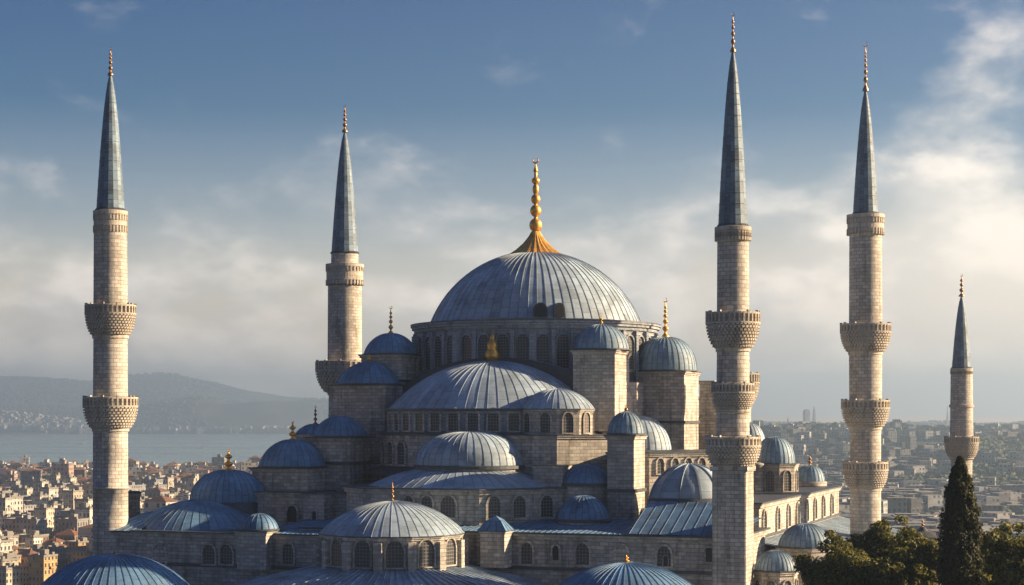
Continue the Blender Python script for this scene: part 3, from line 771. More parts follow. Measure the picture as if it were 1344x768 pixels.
# ------------------------------------------------------------------ minarets
def minaret(label, px, Y, zg, spire, collar, shafts, balconies, n=20, fin=('bronze', 4), base=None, extra_ring=None):
    s = Y / F; X = (px - CX) * s
    z = lambda y: HC + (HZ - y) * s - zg
    root = thing('minaret', label, 'minaret', (X, Y, zg), R(-20), 'tall stone minarets')
    ytip, ysp, ysb, hw = spire
    mb = MB(); r0 = hw * s; rows = []; uv = []; NS = 16
    for i in range(13):
        q = i / 12; rr = max(r0 * ((1 - q) ** 0.58), .09); row, ur = [], []
        for j in range(NS + 1):
            a = PI / 2 + 2 * PI * j / NS
            row.append((rr * math.cos(a), rr * math.sin(a), z(ysb) + q * (z(ysp) - z(ysb)))); ur.append((j, q * (z(ysp) - z(ysb))))
        rows.append(row); uv.append(ur)
    mb.grid(rows, uv, 0, False)
    hz_ = z(ysp) - z(ysb); nb_ = max(6, int(hz_ / .9))
    for i in range(1, nb_):                                        # overlapping courses of lead sheet
        q = i / nb_; rr = max(r0 * ((1 - q) ** 0.58), .09); zz = z(ysb) + q * hz_
        mb.lathe(0, 0, [(rr - .03, zz - .03), (rr + .035, zz - .02), (rr + .02, zz + .03), (rr - .03, zz + .04)], NS, 0, False)
    mb.lathe(0, 0, [(r0 * 1.05, z(ysb) - .15), (r0 * 1.1, z(ysb)), (r0 * .98, z(ysb) + .18)], NS, 1, False)
    sp = mb.build('spire', [M['lead_spire'], M['edge']], root)
    finial(sp, 0, 0, z(ysp) - .15, z(ytip) - z(ysp) + .15, 3.3 * s, fin[0], fin[1])
    y0, y1, chw = collar; mb = MB(); rs = shafts[0][2] * s; rc = chw * s
    mb.lathe(0, 0, [(rs, z(y1)), (rc * .96, z(y1) + .25), (rc * .96, z(y0) - .5), (rc, z(y0) - .45), (rc, z(y0) - .1), (r0 * .9, z(y0))], 40, 0, False, vz=True)
    for k in range(32):
        a = 2 * PI * k / 32; ca, sa = math.cos(a), math.sin(a)
        for (zz0, zz1, rr) in ((z(y1) + .1, z(y1) + .75, rc * 1.0), (z(y0) - 1.0, z(y0) - .5, rc * 1.0)):
            hwid = .09; q = [(rc * .9 * ca + sa * hwid, rc * .9 * sa - ca * hwid), (rr * ca + sa * hwid, rr * sa - ca * hwid), (rr * ca - sa * hwid, rr * sa + ca * hwid), (rc * .9 * ca - sa * hwid, rc * .9 * sa + ca * hwid)]
            mb.prism(q, zz0, zz1, 0)
    mb.build('collar', M['carved'], root)
    for (ya, yb, h0, h1) in shafts:
        mb = MB(); zt, zb = z(ya), z(yb); ra, rb = h0 * s, h1 * s
        k = max(2, int((zt - zb) / 2.6)); prof = []
        for i in range(k + 1):
            q = i / k; rr = rb + (ra - rb) * q; zz = zb + (zt - zb) * q
            prof.append((rr, zz))
            if 0 < i < k and i % 3 == 0: prof += [(rr + .05, zz + .01), (rr + .05, zz + .16), (rr, zz + .17)]
        mb.lathe(0, 0, prof, 28, 0, False if n == 12 else True, uvr=ra, vz=True)
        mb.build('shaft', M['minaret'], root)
    for (ya, yb, h0, hin) in balconies:
        zt, zb = z(ya), z(yb); H = zt - zb; ro = h0 * s; ri = hin * s; zp = zt - max(.3 * H, .8)
        mb = MB(); lev = 8; prof = [(ri, zb - .35), (ri + .08, zb - .3), (ri + .08, zb - .05)]
        for i in range(lev):
            q0, q1 = i / lev, (i + 1) / lev
            rr = ri + (ro - ri) * (math.sin((q0 + .1) * PI / 2 * .9) ** .55)
            prof += [(rr - .12, zb + (zp - zb) * q0), (rr - .12, zb + (zp - zb) * (q1 - .03))]
        prof += [(ro + .06, zp - .08), (ro + .06, zp + .06), (ri * .8, zp + .1)]
        mb.lathe(0, 0, prof, 48, 0, False, uvr=ro, vz=True)
        nk = 40
        for i in range(lev):                                   # rows of stalactite teeth
            q0, q1 = i / lev, (i + 1) / lev; rr = ri + (ro - ri) * (math.sin((q0 + .1) * PI / 2 * .9) ** .55) + .05
            hwid = rr * PI / nk * .62
            for k in range(nk):
                a = 2 * PI * (k + (.5 if i % 2 else 0)) / nk; ca, sa = math.cos(a), math.sin(a); rin_ = rr - .3
                q = [(rin_ * ca + sa * hwid, rin_ * sa - ca * hwid), (rr * ca + sa * hwid, rr * sa - ca * hwid), (rr * ca - sa * hwid, rr * sa + ca * hwid), (rin_ * ca - sa * hwid, rin_ * sa + ca * hwid)]
                mb.prism(q, zb + (zp - zb) * (q0 + .035), zb + (zp - zb) * (q1 - .01), 0)
        bal = mb.build('balcony', M['carved'], root)
        mb = MB(); nk = 34                                     # pierced parapet
        mb.lathe(0, 0, [(ro - .12, zp), (ro - .12, zt - .18), (ro - .2, zt - .18), (ro - .2, zp)], 48, 0, False, uvr=ro, vz=True)
        mb.lathe(0, 0, [(ro - .22, zt - .2), (ro + .04, zt - .2), (ro + .04, zt - .03), (ro - .22, zt), (ro - .22, zt - .2)], 48, 0, False, uvr=ro)
        for k in range(nk):
            a = 2 * PI * k / nk; ca, sa = math.cos(a), math.sin(a); hwid = ro * PI / nk * .34; tall = .12 if k % 3 == 0 else -.1
            q = [((ro - .2) * ca + sa * hwid, (ro - .2) * sa - ca * hwid), ((ro + .06) * ca + sa * hwid, (ro + .06) * sa - ca * hwid), ((ro + .06) * ca - sa * hwid, (ro + .06) * sa + ca * hwid), ((ro - .2) * ca - sa * hwid, (ro - .2) * sa + ca * hwid)]
            mb.prism(q, zp, zt + tall, 0)
        mb.build('parapet', M['carved'], bal)
        # doorway onto the gallery
    if extra_ring:
        y_, h_ = extra_ring; mb = MB(); mb.lathe(0, 0, [(h_ * s - .3, z(y_) - .3), (h_ * s, z(y_) - .2), (h_ * s, z(y_) + .2), (h_ * s - .3, z(y_) + .3)], 32, 0, False); mb.build('ring_moulding', M['carved'], root)
    if base:
        ya, yb, h_ = base; mb = MB(); hh = h_ * s
        poly = [(-hh, -hh), (hh, -hh), (hh, hh), (-hh, hh)]
        mb.prism(poly, 0.0, z(ya), 0); mb.prism(offset(poly, .15), z(ya) - .4, z(ya), 0)
        for sx in (-1, 1): mb.box(sx * hh * .82 - .2, sx * hh * .82 + .2, -hh - .12, -hh + .1, 0, z(ya) - .5, 0)
        mb.build('pedestal', M['stone'], root)
    else:
        ya, yb, h0, h1 = shafts[-1]; mb = MB(); mb.lathe(0, 0, [(h1 * s * 1.25, 0), (h1 * s * 1.25, z(yb) * .5), (h1 * s, z(yb) + .2)], 24, 0, False, vz=True); mb.build('foot', M['stone'], root)
    return root


minaret('lone tall minaret at the left with two balconies, standing before the city and water', 145, 173.7, G,
        (62, 97, 276, 18.5), (276, 307, 22.5), [(307, 400, 21.5, 22), (440, 521, 22, 22.5), (562, 760, 22.5, 23.2)],
        [(400, 440, 32.5, 22.5), (521, 562, 35, 23)])
minaret('minaret rising behind the left domes, one wide balcony half hidden by a blue dome', 452.5, 223.0, G,
        (137, 172, 332, 17.5), (346, 376, 25), [(332, 347, 17.6, 18), (376, 474, 22, 22.5), (515, 640, 21, 22)],
        [(474, 515, 38, 22)])
minaret('tallest nearest minaret with three carved balconies, on a square pedestal', 962, 154.0, G,
        (16, 66, 297, 19.5), (297, 318, 24), [(318, 410, 20.5, 21), (455, 503, 21, 21.5), (537, 573, 21.5, 21.5)],
        [(410, 457, 35, 21.5), (503, 537, 27.5, 22), (573, 612, 36, 24)], base=(612, 800, 22.5))
minaret('short minaret hidden behind the tallest one, only the side of its balcony showing', 972.5, 226.0, G,
        (418, 432, 476, 9), (476, 484, 11.5), [(484, 492, 11, 11), (530, 640, 13, 13)], [(490, 530, 24, 13)], fin=('bronze', 2))
minaret('minaret right of the lit flank with three stacked balconies and a slender long finial', 1136, 190.0, G,
        (55, 118, 281, 16.5), (281, 310, 24.5), [(310, 425, 21, 21.5), (462, 525, 21.5, 21), (560, 606, 20, 20), (640, 760, 20, 20)],
        [(425, 462, 32.5, 21.5), (525, 560, 31, 20.5), (606, 640, 29, 20)], fin=('bronze', 6))
minaret('small distant minaret with a single balcony rising behind the dark cypress', 1262, 280.0, 12.0,
        (360, 388, 483, 12.5), (483, 492, 14.5), [(492, 573, 14, 15), (600, 760, 14, 11.5)], [(573, 600, 22, 15)], fin=('bronze', 3), extra_ring=(533, 16))

# ------------------------------------------------------------------ small buildings beside the mosque
def outbuilding(label, px, Y, yrim, yapex, r_px, yb, drum_sides=8):
    s = Y / F; X = (px - CX) * s; z = lambda y: HC + (HZ - y) * s - G; r_ = r_px * s
    root = thing('domed_outbuilding', label, 'outbuilding', (X, Y, G), R(-20))
    p = ngon(0, 0, r_ * 1.03, drum_sides, PI / drum_sides)
    mb = MB(); mb.prism(p, 0.0, z(yrim), 0, 1); cornice(mb, p, z(yrim) + .02, .22, .22); wl = mb.build('wall', SL, root)
    mb = MB(); dome(mb, 0, 0, z(yrim) + .03, r_ * .98, (yrim - yapex) * s, 30, 0, e=.82); mb.build('dome', M['lead_mid'], root)
    for i in range(drum_sides):
        th = 2 * PI * i / drum_sides; ca, sa = math.cos(th), math.sin(th); rw = r_ * 1.03 * math.cos(PI / drum_sides)
        window(wl, rw * ca, rw * sa, ca, sa, z(yrim) - 2.3, .8, 1.5, .14, .12)
    return root
outbuilding('squat outbuilding with a broad dark lead dome below the lit flank of the mosque', 1057, 166.0, 717, 687, 36, 760)
outbuilding('smaller outbuilding with a pale lead dome at the foot of the tallest minaret', 1018, 156.0, 748, 722, 28, 768)
# stone stump behind the left minaret
s = 186.0 / F; X = (176 - CX) * s
t = thing('stone_chimney', 'round stone chimney stump right behind the left minaret', 'chimney', (X, 186.0, 24.0))
zt = HC + (HZ - 646) * s - 24
mb = MB(); mb.lathe(0, 0, [(.66, 0), (.62, zt - .5), (.72, zt - .45), (.72, zt - .1), (.3, zt), (.28, zt - .4)], 20, 0, uvr=.65, vz=True); mb.build('shaft', M['stone'], t)
mb = MB(); mb.lathe(0, 0, [(.78, zt - .12), (.8, zt), (.55, zt + .12), (.5, zt - .1)], 20, 0); mb.build('chimney_cap', M['dark'], t)
# pointed kiosk roof behind the trees
s = 150.0 / F; X = (1211 - CX) * s
t = thing('garden_kiosk', 'small kiosk with a dark pointed roof peeping over the trees', 'kiosk', (X, 150.0, G))
z = lambda y: HC + (HZ - y) * s - G
mb = MB(); mb.prism(ngon(0, 0, 1.6, 8, PI / 8), 0, z(704), 0); mb.build('wall', M['stone'], t)
mb = MB(); mb.lathe(0, 0, [(1.9, z(706)), (1.9, z(704)), (1.2, z(700)), (.5, z(697)), (.22, z(692)), (.01, z(691))], 16, 0, False); rf = mb.build('roof', M['dark'], t)
finial(t, 0, 0, z(693), 13 * s, .16, 'bronze', 2, crescent=False)
# ------------------------------------------------------------------ terrain: one sheet out to the horizon
NPR = np.random.RandomState(11)


def vnoise(x, y, seed=0):
    """smooth value noise on arrays"""
    xi, yi = np.floor(x), np.floor(y); fx, fy = x - xi, y - yi
    fx = fx * fx * (3 - 2 * fx); fy = fy * fy * (3 - 2 * fy)
    def h(a, b):
        n = np.sin(a * 127.1 + b * 311.7 + seed * 74.7) * 43758.5453
        return n - np.floor(n)
    return (h(xi, yi) * (1 - fx) + h(xi + 1, yi) * fx) * (1 - fy) + (h(xi, yi + 1) * (1 - fx) + h(xi + 1, yi + 1) * fx) * fy


def fbm(x, y, o=5, seed=0, gain=0.5):
    t, a, f_ = 0, 0.5, 1.0
    for k in range(o): t = t + a * (vnoise(x * f_ + 13.7 * k, y * f_ - 7.1 * k, seed + k) - 0.5); a *= gain; f_ *= 2.03
    return t


def sstep(x, a, b):
    t = np.clip((x - a) / (b - a), 0, 1); return t * t * (3 - 2 * t)


RID_X = [-300, -40, 0, 60, 120, 165, 195, 225, 280, 330, 380, 420, 520, 600, 680, 760]
RID_Y = [500, 491, 490, 493, 498, 488, 486, 485, 496, 508, 515, 518, 530, 543, 552, 556]


def height(X, Y):
    X, Y = np.asarray(X, float), np.asarray(Y, float)
    Yp = np.maximum(Y, 1.0); px = CX + F * X / Yp
    near = 30.0 * (1 - sstep(np.hypot(X * 0.9, np.maximum(Y - 190, (190 - Y) * .6)), 75, 420))
    city = np.interp(Yp, [0, 600, 1200, 1900, 2020, 2080, 2300], [4, 4, 6, 2.5, 1.2, -2, -12])
    landr = np.interp(Yp, [0, 800, 1300, 2000, 3000, 4500, 6000, 14000], [5, 6, 9, 15, 21, 31, 25, 20])
    landr = landr + sstep(Yp, 700, 2000) * (100 - 74 * sstep(Yp, 1900, 3300)) * fbm(X / 560, Y / 480, 5, 3) + sstep(Yp, 2500, 4500) * 22 * fbm(X / 300, Y / 300, 4, 9)
    # far shore and hills beyond the water
    rx = np.interp(px, RID_X, RID_Y) + 8
    top = HC + (HZ - rx) * 9000 / F
    prof = sstep(Yp, 6700, 9000) * (1 - 0.5 * sstep(Yp, 9100, 12000))
    hills = -3 + (top + 3) * prof * (1 - .22 * np.sin(np.clip((Yp - 6700) / 2300, 0, 1) * PI)) + sstep(Yp, 6500, 7300) * (1 - sstep(Yp, 11000, 12000)) * 62 * fbm(X / 900, Y / 700, 5, 5)
    foot = np.interp(px, [0, 110, 170, 260, 400, 560, 700], [14, 14, 80, 122, 108, 80, 10]) * np.exp(-((Yp - 7000) / 270.0) ** 2) * (1 + .5 * fbm(X / 260, Y / 400, 4, 15))
    town = np.interp(px, [-200, 0, 90, 130, 170], [80, 66, 34, 8, 0]) * np.exp(-((Yp - 6650) / 190.0) ** 2)
    hills = np.where(Yp < 6350, -3 - 9 * sstep(-Yp, -6350, -6200), hills + foot + town)
    left = np.where(Yp < 2300, city, np.where(Yp < 6200, -12.0, hills))
    mix_ = sstep(X / Yp, -0.045, 0.06)
    h = left * (1 - mix_) + landr * mix_
    low = np.maximum(h, -12.0)
    g = sstep(np.hypot(X * 0.9, np.maximum(Y - 190, (190 - Y) * .6)), 75, 420)
    return np.where(Yp < 900, low * g + near, low)


ts = np.concatenate([np.linspace(-1.0, -.34, 22)[:-1], np.linspace(-.34, .34, 420), np.linspace(.34, 1.0, 22)[1:]])
ys = np.concatenate([np.linspace(-700, 60, 10)[:-1], np.geomspace(60, 2100, 130)[:-1], np.linspace(2100, 6150, 120)[:-1], np.linspace(6150, 10200, 170)[:-1], np.linspace(10200, 12000, 10)])
TT, YY = np.meshgrid(ts, ys); XX = TT * np.maximum(YY, 650.0); ZZ = height(XX, YY)
nr, nc = XX.shape; idx = np.arange(nr * nc).reshape(nr, nc)
quads = np.stack([idx[:-1, :-1], idx[:-1, 1:], idx[1:, 1:], idx[1:, :-1]], -1).reshape(-1, 4)
m, t = mat('ground_cover')
gp = t.n('NewGeometry').outputs['Position']
g1 = t.noise(gp, 0.0035, 8.0, 0.62); g2 = t.noise(gp, 0.02, 8.0, 0.7)
gc = t.ramp(g1, [(0.34, (0.030, 0.038, 0.022)), (0.5, (0.075, 0.075, 0.05)), (0.62, (0.14, 0.12, 0.085)), (0.75, (0.05, 0.058, 0.034))])
gc = t.mix(0.85, gc, t.ramp(g2, [(0.3, 0.5), (0.5, 0.95), (0.7, 1.5)]), 'MULTIPLY')
finish(t, gc, 0.95, 0, g2, 0.6, 2.0, 0.1)
M['ground'] = m
ground = np_mesh('ground', np.stack([XX, YY, ZZ], -1).reshape(-1, 3), quads, M['ground'], smooth=True)
prop(ground, kind='structure')

m, t = mat('sea_water'); gp = t.n('NewGeometry').outputs['Position']
x, y, _ = t.sep(gp)
wv = t.noise(t.comb(t.math('MULTIPLY', x, 0.06), t.math('MULTIPLY', y, 0.16), 0.0), 1.0, 5.0, 0.6)
slick = t.noise(t.comb(t.math('MULTIPLY', x, 0.0009), t.math('MULTIPLY', y, 0.0045), 0.0), 1.0, 5.0, 0.6, 0.4)
finish(t, t.mix(slick, (0.13, 0.21, 0.235, 1), (0.20, 0.29, 0.31, 1)), t.n('MapRange', {0: slick, 1: .35, 2: .65, 3: .16, 4: .34}).outputs[0], 0.0, wv, 0.12, 1.0, 0.5, {'IOR': 1.33})
M['water'] = m
mb = MB(); mb.face([(-7500, 1700, 0), (2500, 1700, 0), (2500, 6800, 0), (-7500, 6800, 0)], None, 0)
prop(mb.build('sea', M['water']), kind='structure')

# ------------------------------------------------------------------ city below the hill on the left
def house_mat(name, c, wu, wv_, lo=.55):
    m, t = mat(name); cc = t.n('TexCoord'); u, v, _ = t.sep(cc.outputs['UV'])
    fu = t.math('FRACT', t.math('DIVIDE', u, wu)); fv = t.math('FRACT', t.math('DIVIDE', v, wv_))
    win = t.math('MULTIPLY', t.math('LESS_THAN', t.math('ABSOLUTE', t.math('SUBTRACT', fu, .5)), .24), t.math('LESS_THAN', t.math('ABSOLUTE', t.math('SUBTRACT', fv, .5)), .27))
    cell = t.n('TexWhiteNoise', {'Vector': t.comb(t.math('FLOOR', t.math('DIVIDE', u, wu)), t.math('FLOOR', t.math('DIVIDE', v, wv_)), 0.0)}, noise_dimensions='2D').outputs[0]
    win = t.math('MULTIPLY', win, t.math('GREATER_THAN', cell, .15))
    oi = t.n('ObjectInfo').outputs['Random']
    gp = t.n('NewGeometry').outputs['Position']; n = t.noise(gp, 0.25, 5.0, 0.65)
    col = t.mix(1.0, c + (1,), t.ramp(n, [(0.3, .7), (0.7, 1.15)]), 'MULTIPLY')
    k = t.math('ADD', t.math('MULTIPLY', oi, .5), .72); col = t.mix(1.0, col, t.comb(k, k, k), 'MULTIPLY')
    slab = t.math('LESS_THAN', fv, .1); col = t.mix(t.math('MULTIPLY', slab, .5), col, (.16, .15, .14, 1))
    col = t.mix(win, col, t.mix(cell, (.02, .024, .03, 1), (.085, .09, .10, 1)))
    finish(t, col, t.math('SUBTRACT', .9, t.math('MULTIPLY', win, .6)), 0.0, win, .4, .1, .4)
    return m


HC_ = [('cream', (.58, .51, .41)), ('white', (.64, .61, .56)), ('ochre', (.52, .34, .17)), ('grey', (.30, .29, .28)), ('pink', (.48, .33, .27)), ('brown', (.22, .165, .125))]
HM = {n: house_mat(n + '_render', c, 2.6, 3.0) for n, c in HC_}
RMAT = {'red tiled roof': plain_mat('red_roof_tiles', (.20, .10, .065), .85, 0, .4), 'flat roof': plain_mat('flat_roof_felt', (.24, .225, .21), .9, 0, .4),
        'grey metal roof': plain_mat('grey_metal_roof', (.20, .21, .225), .6, .2, .4)}


def house_meshes(w_, d_, h_, col, roof, rr):
    """wall mesh and roof mesh of one apartment house, base at z = 0 (walls run 6 m into the slope)"""
    wl = MB(); x0, x1, y0, y1 = -w_ / 2, w_ / 2, -d_ / 2, d_ / 2
    wl.box(x0, x1, y0, y1, -6, h_)
    for k in range(1, int(h_ // 3)):                            # balconies
        if rr.random() < .7:
            bx = rr.uniform(x0 + 1, 0); wl.box(bx, bx + w_ * .4, y0 - 1.1, y0, k * 3 - .1, k * 3 + .9)
        if rr.random() < .5: wl.box(x1, x1 + 1.0, y0 + d_ * .2, y0 + d_ * .7, k * 3 - .1, k * 3 + .9)
    rf = MB()
    if roof == 'red tiled roof':
        e = .5; rh = 1.7 + .08 * d_; rl = max(w_ - d_, 1.0) / 2
        p = [(x0 - e, y0 - e, h_ + .02), (x1 + e, y0 - e, h_ + .02), (x1 + e, y1 + e, h_ + .02), (x0 - e, y1 + e, h_ + .02)]
        a, b = (-rl, 0, h_ + rh), (rl, 0, h_ + rh)
        rf.face([p[0], p[1], b, a]); rf.face([p[1], p[2], b]); rf.face([p[2], p[3], a, b]); rf.face([p[3], p[0], a]); rf.face(p[::-1])
        cx_ = rr.uniform(x0 * .5, x1 * .5); rf.box(cx_ - .4, cx_ + .4, .8, 1.6, h_ + .3, h_ + rh + .6)
    else:
        rf.box(x0 - .25, x1 + .25, y0 - .25, y1 + .25, h_ + .01, h_ + .3)
        for (a, b, c, d) in ((x0 - .25, x1 + .25, y0 - .25, y0), (x0 - .25, x1 + .25, y1, y1 + .25), (x0 - .25, x0, y0, y1), (x1, x1 + .25, y0, y1)): rf.box(a, b, c, d, h_ + .3, h_ + 1.0)
        bx, by = rr.uniform(x0 * .6, x1 * .3), rr.uniform(y0 * .5, y1 * .2); rf.box(bx, bx + 3.2, by, by + 3.6, h_ + .3, h_ + 2.9)
        if rr.random() < .7: rf.box(x1 - 2.6, x1 - 1.0, y0 + 1, y0 + 2.4, h_ + .3, h_ + 1.9)
        for k in range(2): ax = rr.uniform(x0, x1); rf.box(ax - .05, ax + .05, 0, .1, h_ + .3, h_ + 4.2)
    a = wl.build('wall', HM[col]); b = rf.build('roof', RMAT[roof])
    ma, mb_ = a.data, b.data; bpy.data.objects.remove(a); bpy.data.objects.remove(b)
    return ma, mb_


rr = random.Random(21); VAR = []
kinds = [('cream', 'flat roof', 11, 10, 10, 'low'), ('white', 'flat roof', 12, 11, 13, 'mid-rise'), ('ochre', 'red tiled roof', 10, 9, 8, 'low'), ('grey', 'flat roof', 13, 11, 15, 'mid-rise'),
         ('pink', 'red tiled roof', 11, 9, 9.5, 'low'), ('cream', 'red tiled roof', 12, 10, 11, 'mid-rise'), ('white', 'flat roof', 9, 9, 19, 'tall narrow'), ('cream', 'flat roof', 10, 10, 22, 'tall narrow'),
         ('brown', 'flat roof', 14, 12, 12, 'mid-rise'), ('white', 'grey metal roof', 16, 9, 8.5, 'long low'), ('ochre', 'flat roof', 10, 11, 14, 'mid-rise'), ('grey', 'grey metal roof', 22, 12, 17, 'broad slab-like'),
         ('brown', 'red tiled roof', 12, 10, 9, 'low'), ('white', 'red tiled roof', 11, 10, 10, 'low')]
for kd in kinds: VAR.append((kd, house_meshes(kd[2], kd[3], kd[4], kd[0], kd[1], rr)))
cells = []
Yc = 585.0
while Yc < 1790:
    st = 9.6 if Yc < 1000 else 11.8
    X0, X1 = (-30 - CX) / F * Yc, (440 - CX) / F * Yc; Xc = X0
    while Xc < X1:
        x, y = Xc + rr.uniform(-2.5, 2.5), Yc + rr.uniform(-2.5, 2.5); px = CX + F * x / y; zg = float(height(x, y)); py = HZ + (HC - zg - 6) * F / y
        dist_ = .25 + 1.0 * round(float(vnoise(np.array(x / 210), np.array(y / 260), 2)) * 4) / 4; al_ = x * math.cos(dist_) + y * math.sin(dist_)
        if (al_ / 61.0) % 1.0 < .10: Xc += st; continue
        if py < 790 and not (px > 345 and py > 640) and zg > 1.0 and rr.random() > .05: cells.append((y, x, zg, px, py))
        Xc += st
    Yc += st * 1.05
cells.sort()
def cell_hidden(px, py): return (px > 175 and py > 690) or (px > 325) or (121 < px < 169) or (px > 200 and py > 668) or (px > 255 and py > 648)
near_c = [c for c in cells if not cell_hidden(c[3], c[4]) and c[4] < 775 and -8 < c[3]][:292]; near_set = set(near_c)
ROW = ['nearest rows', 'second rows', 'middle rows', 'farthest rows']
seen_lab = {}
house_n = 0
for i, (y, x, zg, px, py) in enumerate(near_c):
    ki = rr.randrange(len(VAR))
    if y < 760 and kinds[ki][4] > 16 and rr.random() < .6: ki = rr.choice([0, 2, 4, 12, 13])
    (col, roof, w_, d_, h_, size), (ma, mr) = VAR[ki]
    sc = rr.uniform(.48, .76); rz = .25 + 1.0 * round(float(vnoise(np.array(x / 210), np.array(y / 260), 2)) * 4) / 4 - .8 + rr.choice([0, 0, PI / 2]) + rr.uniform(-.06, .06)
    qs = i * 4 // len(near_c)
    side = 'by the left picture edge' if px < 30 else 'left of the lone minaret' if px < 85 else 'hard left of the lone minaret' if px < 140 else 'right of the lone minaret'
    lab = f"{size} {col} house with {roof}, {ROW[qs]}, {side}"
    e = thing('apartment_house', lab, 'house', (x, y, zg), rz, 'houses of the city below the hill'); e.scale = (sc, sc, sc * rr.uniform(.95, 1.3))
    a = bpy.data.objects.new('wall', ma); b = bpy.data.objects.new('roof', mr)
    for o in (a, b): COL.objects.link(o); o.parent = e
# everything beyond as one mass
cname = [n for n, _ in HC_]; rname = list(RMAT)
mb = MB()
for (y, x, zg, px, py) in [c for c in cells if c not in near_set]:
    w_, d_, h_ = rr.uniform(6.5, 13), rr.uniform(6.5, 12), rr.choice([6, 8, 9, 10, 11, 13, 16]) * rr.uniform(.8, 1.15) * (1 - .35 * min(max((y - 1300) / 500, 0), 1))
    if rr.random() < .06: h_ *= 1.5
    th = .25 + 1.0 * round(float(vnoise(np.array(x / 210), np.array(y / 260), 2)) * 4) / 4 - .8 + rr.uniform(-.08, .08); c, s_ = math.cos(th), math.sin(th)
    mi = rr.choices(range(len(cname)), [5, 6, 2, 3, 2, 2])[0]; pl = [(x + c * a - s_ * b, y + s_ * a + c * b) for a, b in ((-w_ / 2, -d_ / 2), (w_ / 2, -d_ / 2), (w_ / 2, d_ / 2), (-w_ / 2, d_ / 2))]
    ri = rr.choices(range(3), [5, 5, 1])[0]; mb.prism(pl, zg - 4, zg + h_, mi, len(cname) + ri)
    if ri == 0:
        q = offset(pl, .4); ap_ = (x, y, zg + h_ + 2.2)
        for k in range(4): mb.face([(*q[k], zg + h_ + .02), (*q[(k + 1) % 4], zg + h_ + .02), ap_], None, len(cname))
    else:
        mb.prism([(x + c * a - s_ * b, y + s_ * a + c * b) for a, b in ((-1.5, -1.5), (1.5, -1.5), (1.5, 1.8), (-1.5, 1.8))], zg + h_, zg + h_ + 2.5, mi, len(cname) + 1)
prop(mb.build('distant_city', [HM[n] for n in cname] + [RMAT[n] for n in rname]), 'dense mass of far houses running down to the water', 'city', kind='stuff')

# the dark hotel-like block above the roofs at the left
def big_block(name, label, x0, x1, ytop, Y, parts, col, cat='building'):
    s = Y / F; X = ((x0 + x1) / 2 - CX) * s; zg = float(height(X, Y)); h_ = HC + (HZ - ytop) * s - zg; w_ = (x1 - x0) * s
    e = thing(name, label, cat, (X, Y, zg), -.2); wl = MB(); rf = MB()
    for (fx0, fx1, fh) in parts:
        wl.box(-w_ / 2 + w_ * fx0, -w_ / 2 + w_ * fx1, -8, 8, -4, h_ * fh); rf.box(-w_ / 2 + w_ * fx0 - .3, -w_ / 2 + w_ * fx1 + .3, -8.3, 8.3, h_ * fh + .01, h_ * fh + .7)
        rf.box(-w_ / 2 + w_ * (fx0 * .6 + fx1 * .4), -w_ / 2 + w_ * (fx0 * .3 + fx1 * .7), -3, 3, h_ * fh + .7, h_ * fh + 3)
    wl.build('wall', HM[col], e); rf.build('roof', RMAT['flat roof'], e)
big_block('hotel_block', 'big dark flat-roofed block standing above the houses by the shore, left of the lone minaret', 52, 92, 612, 1480, [(0, .55, .93), (.56, 1, 1.0)], 'brown')
big_block('hotel_block', 'brown stepped block at the left picture edge above the houses', 2, 46, 613, 1500, [(0, .4, .9), (.42, .8, 1.0), (.82, 1, .85)], 'brown')
big_block('apartment_tower', 'pale tall tower of flats rising from the houses left of the lone minaret', 79, 89, 657, 960, [(0, 1, 1)], 'cream')

# ------------------------------------------------------------------ far shore, hills, woods: masses
def scatter(name, label, cat, pts, size, mats, flat=1.0, spike=0.0):
    """many small rough lumps as one mesh: each an 8-sided blob"""
    n = len(pts); base_v = []; q = []
    u = [(math.cos(2 * PI * k / 6), math.sin(2 * PI * k / 6)) for k in range(6)]
    for ring, (rr_, zz_) in enumerate(((.75, 0), (1.0, .45), (.62, .85))): base_v += [(a * rr_, b * rr_, zz_) for a, b in u]
    base_v += [(0, 0, 1.0)]; base_v = np.array(base_v)
    tri = []
    for r_ in range(2):
        for k in range(6):
            a, b, c, d = r_ * 6 + k, r_ * 6 + (k + 1) % 6, (r_ + 1) * 6 + (k + 1) % 6, (r_ + 1) * 6 + k; tri += [(a, b, c), (a, c, d)]
    tri += [(12 + k, 12 + (k + 1) % 6, 18) for k in range(6)]; tri = np.array(tri)
    jit = NPR.uniform(.72, 1.28, (n, 19, 1)); V = base_v[None] * size[:, None, :] * jit + pts[:, None, :]
    T = tri[None] + (np.arange(n) * 19)[:, None, None]
    o = np_mesh(name, V.reshape(-1, 3), T.reshape(-1, 3), mats, smooth=False)
    return prop(o, label, cat, kind='stuff')


m, t = mat('woodland_leaf'); isl = t.n('NewGeometry').outputs['Random Per Island']
finish(t, t.ramp(isl, [(0, (.04, .055, .042)), (.6, (.065, .08, .06)), (1, (.10, .108, .08))]), .9, spec=.2)  # lighter greyed greens, mist of the far hills put into the leaf colour
M['wood'] = m
def wood_pts(n, y0, y1, t0, t1, clump, thr, seed):
    Y = np.exp(NPR.uniform(math.log(y0), math.log(y1), n)); X = NPR.uniform(t0, t1, n) * Y
    keep = fbm(X / clump, Y / clump, 4, seed) > thr; X, Y = X[keep], Y[keep]
    return np.stack([X, Y, height(X, Y) - .6], -1)
p = np.concatenate([wood_pts(80000, 900, 5600, .085, .315, 230, -.05, 31), wood_pts(26000, 420, 1300, .085, .33, 90, -.03, 33)])
k = np.interp(p[:, 1], [600, 5600], [3.2, 7.5]) * NPR.uniform(.6, 1.35, len(p))
scatter('hillside_woodland', 'scrubby trees covering the hazy hills on the right', 'woodland', p, np.stack([k, k, k * 1.5], -1), M['wood'])
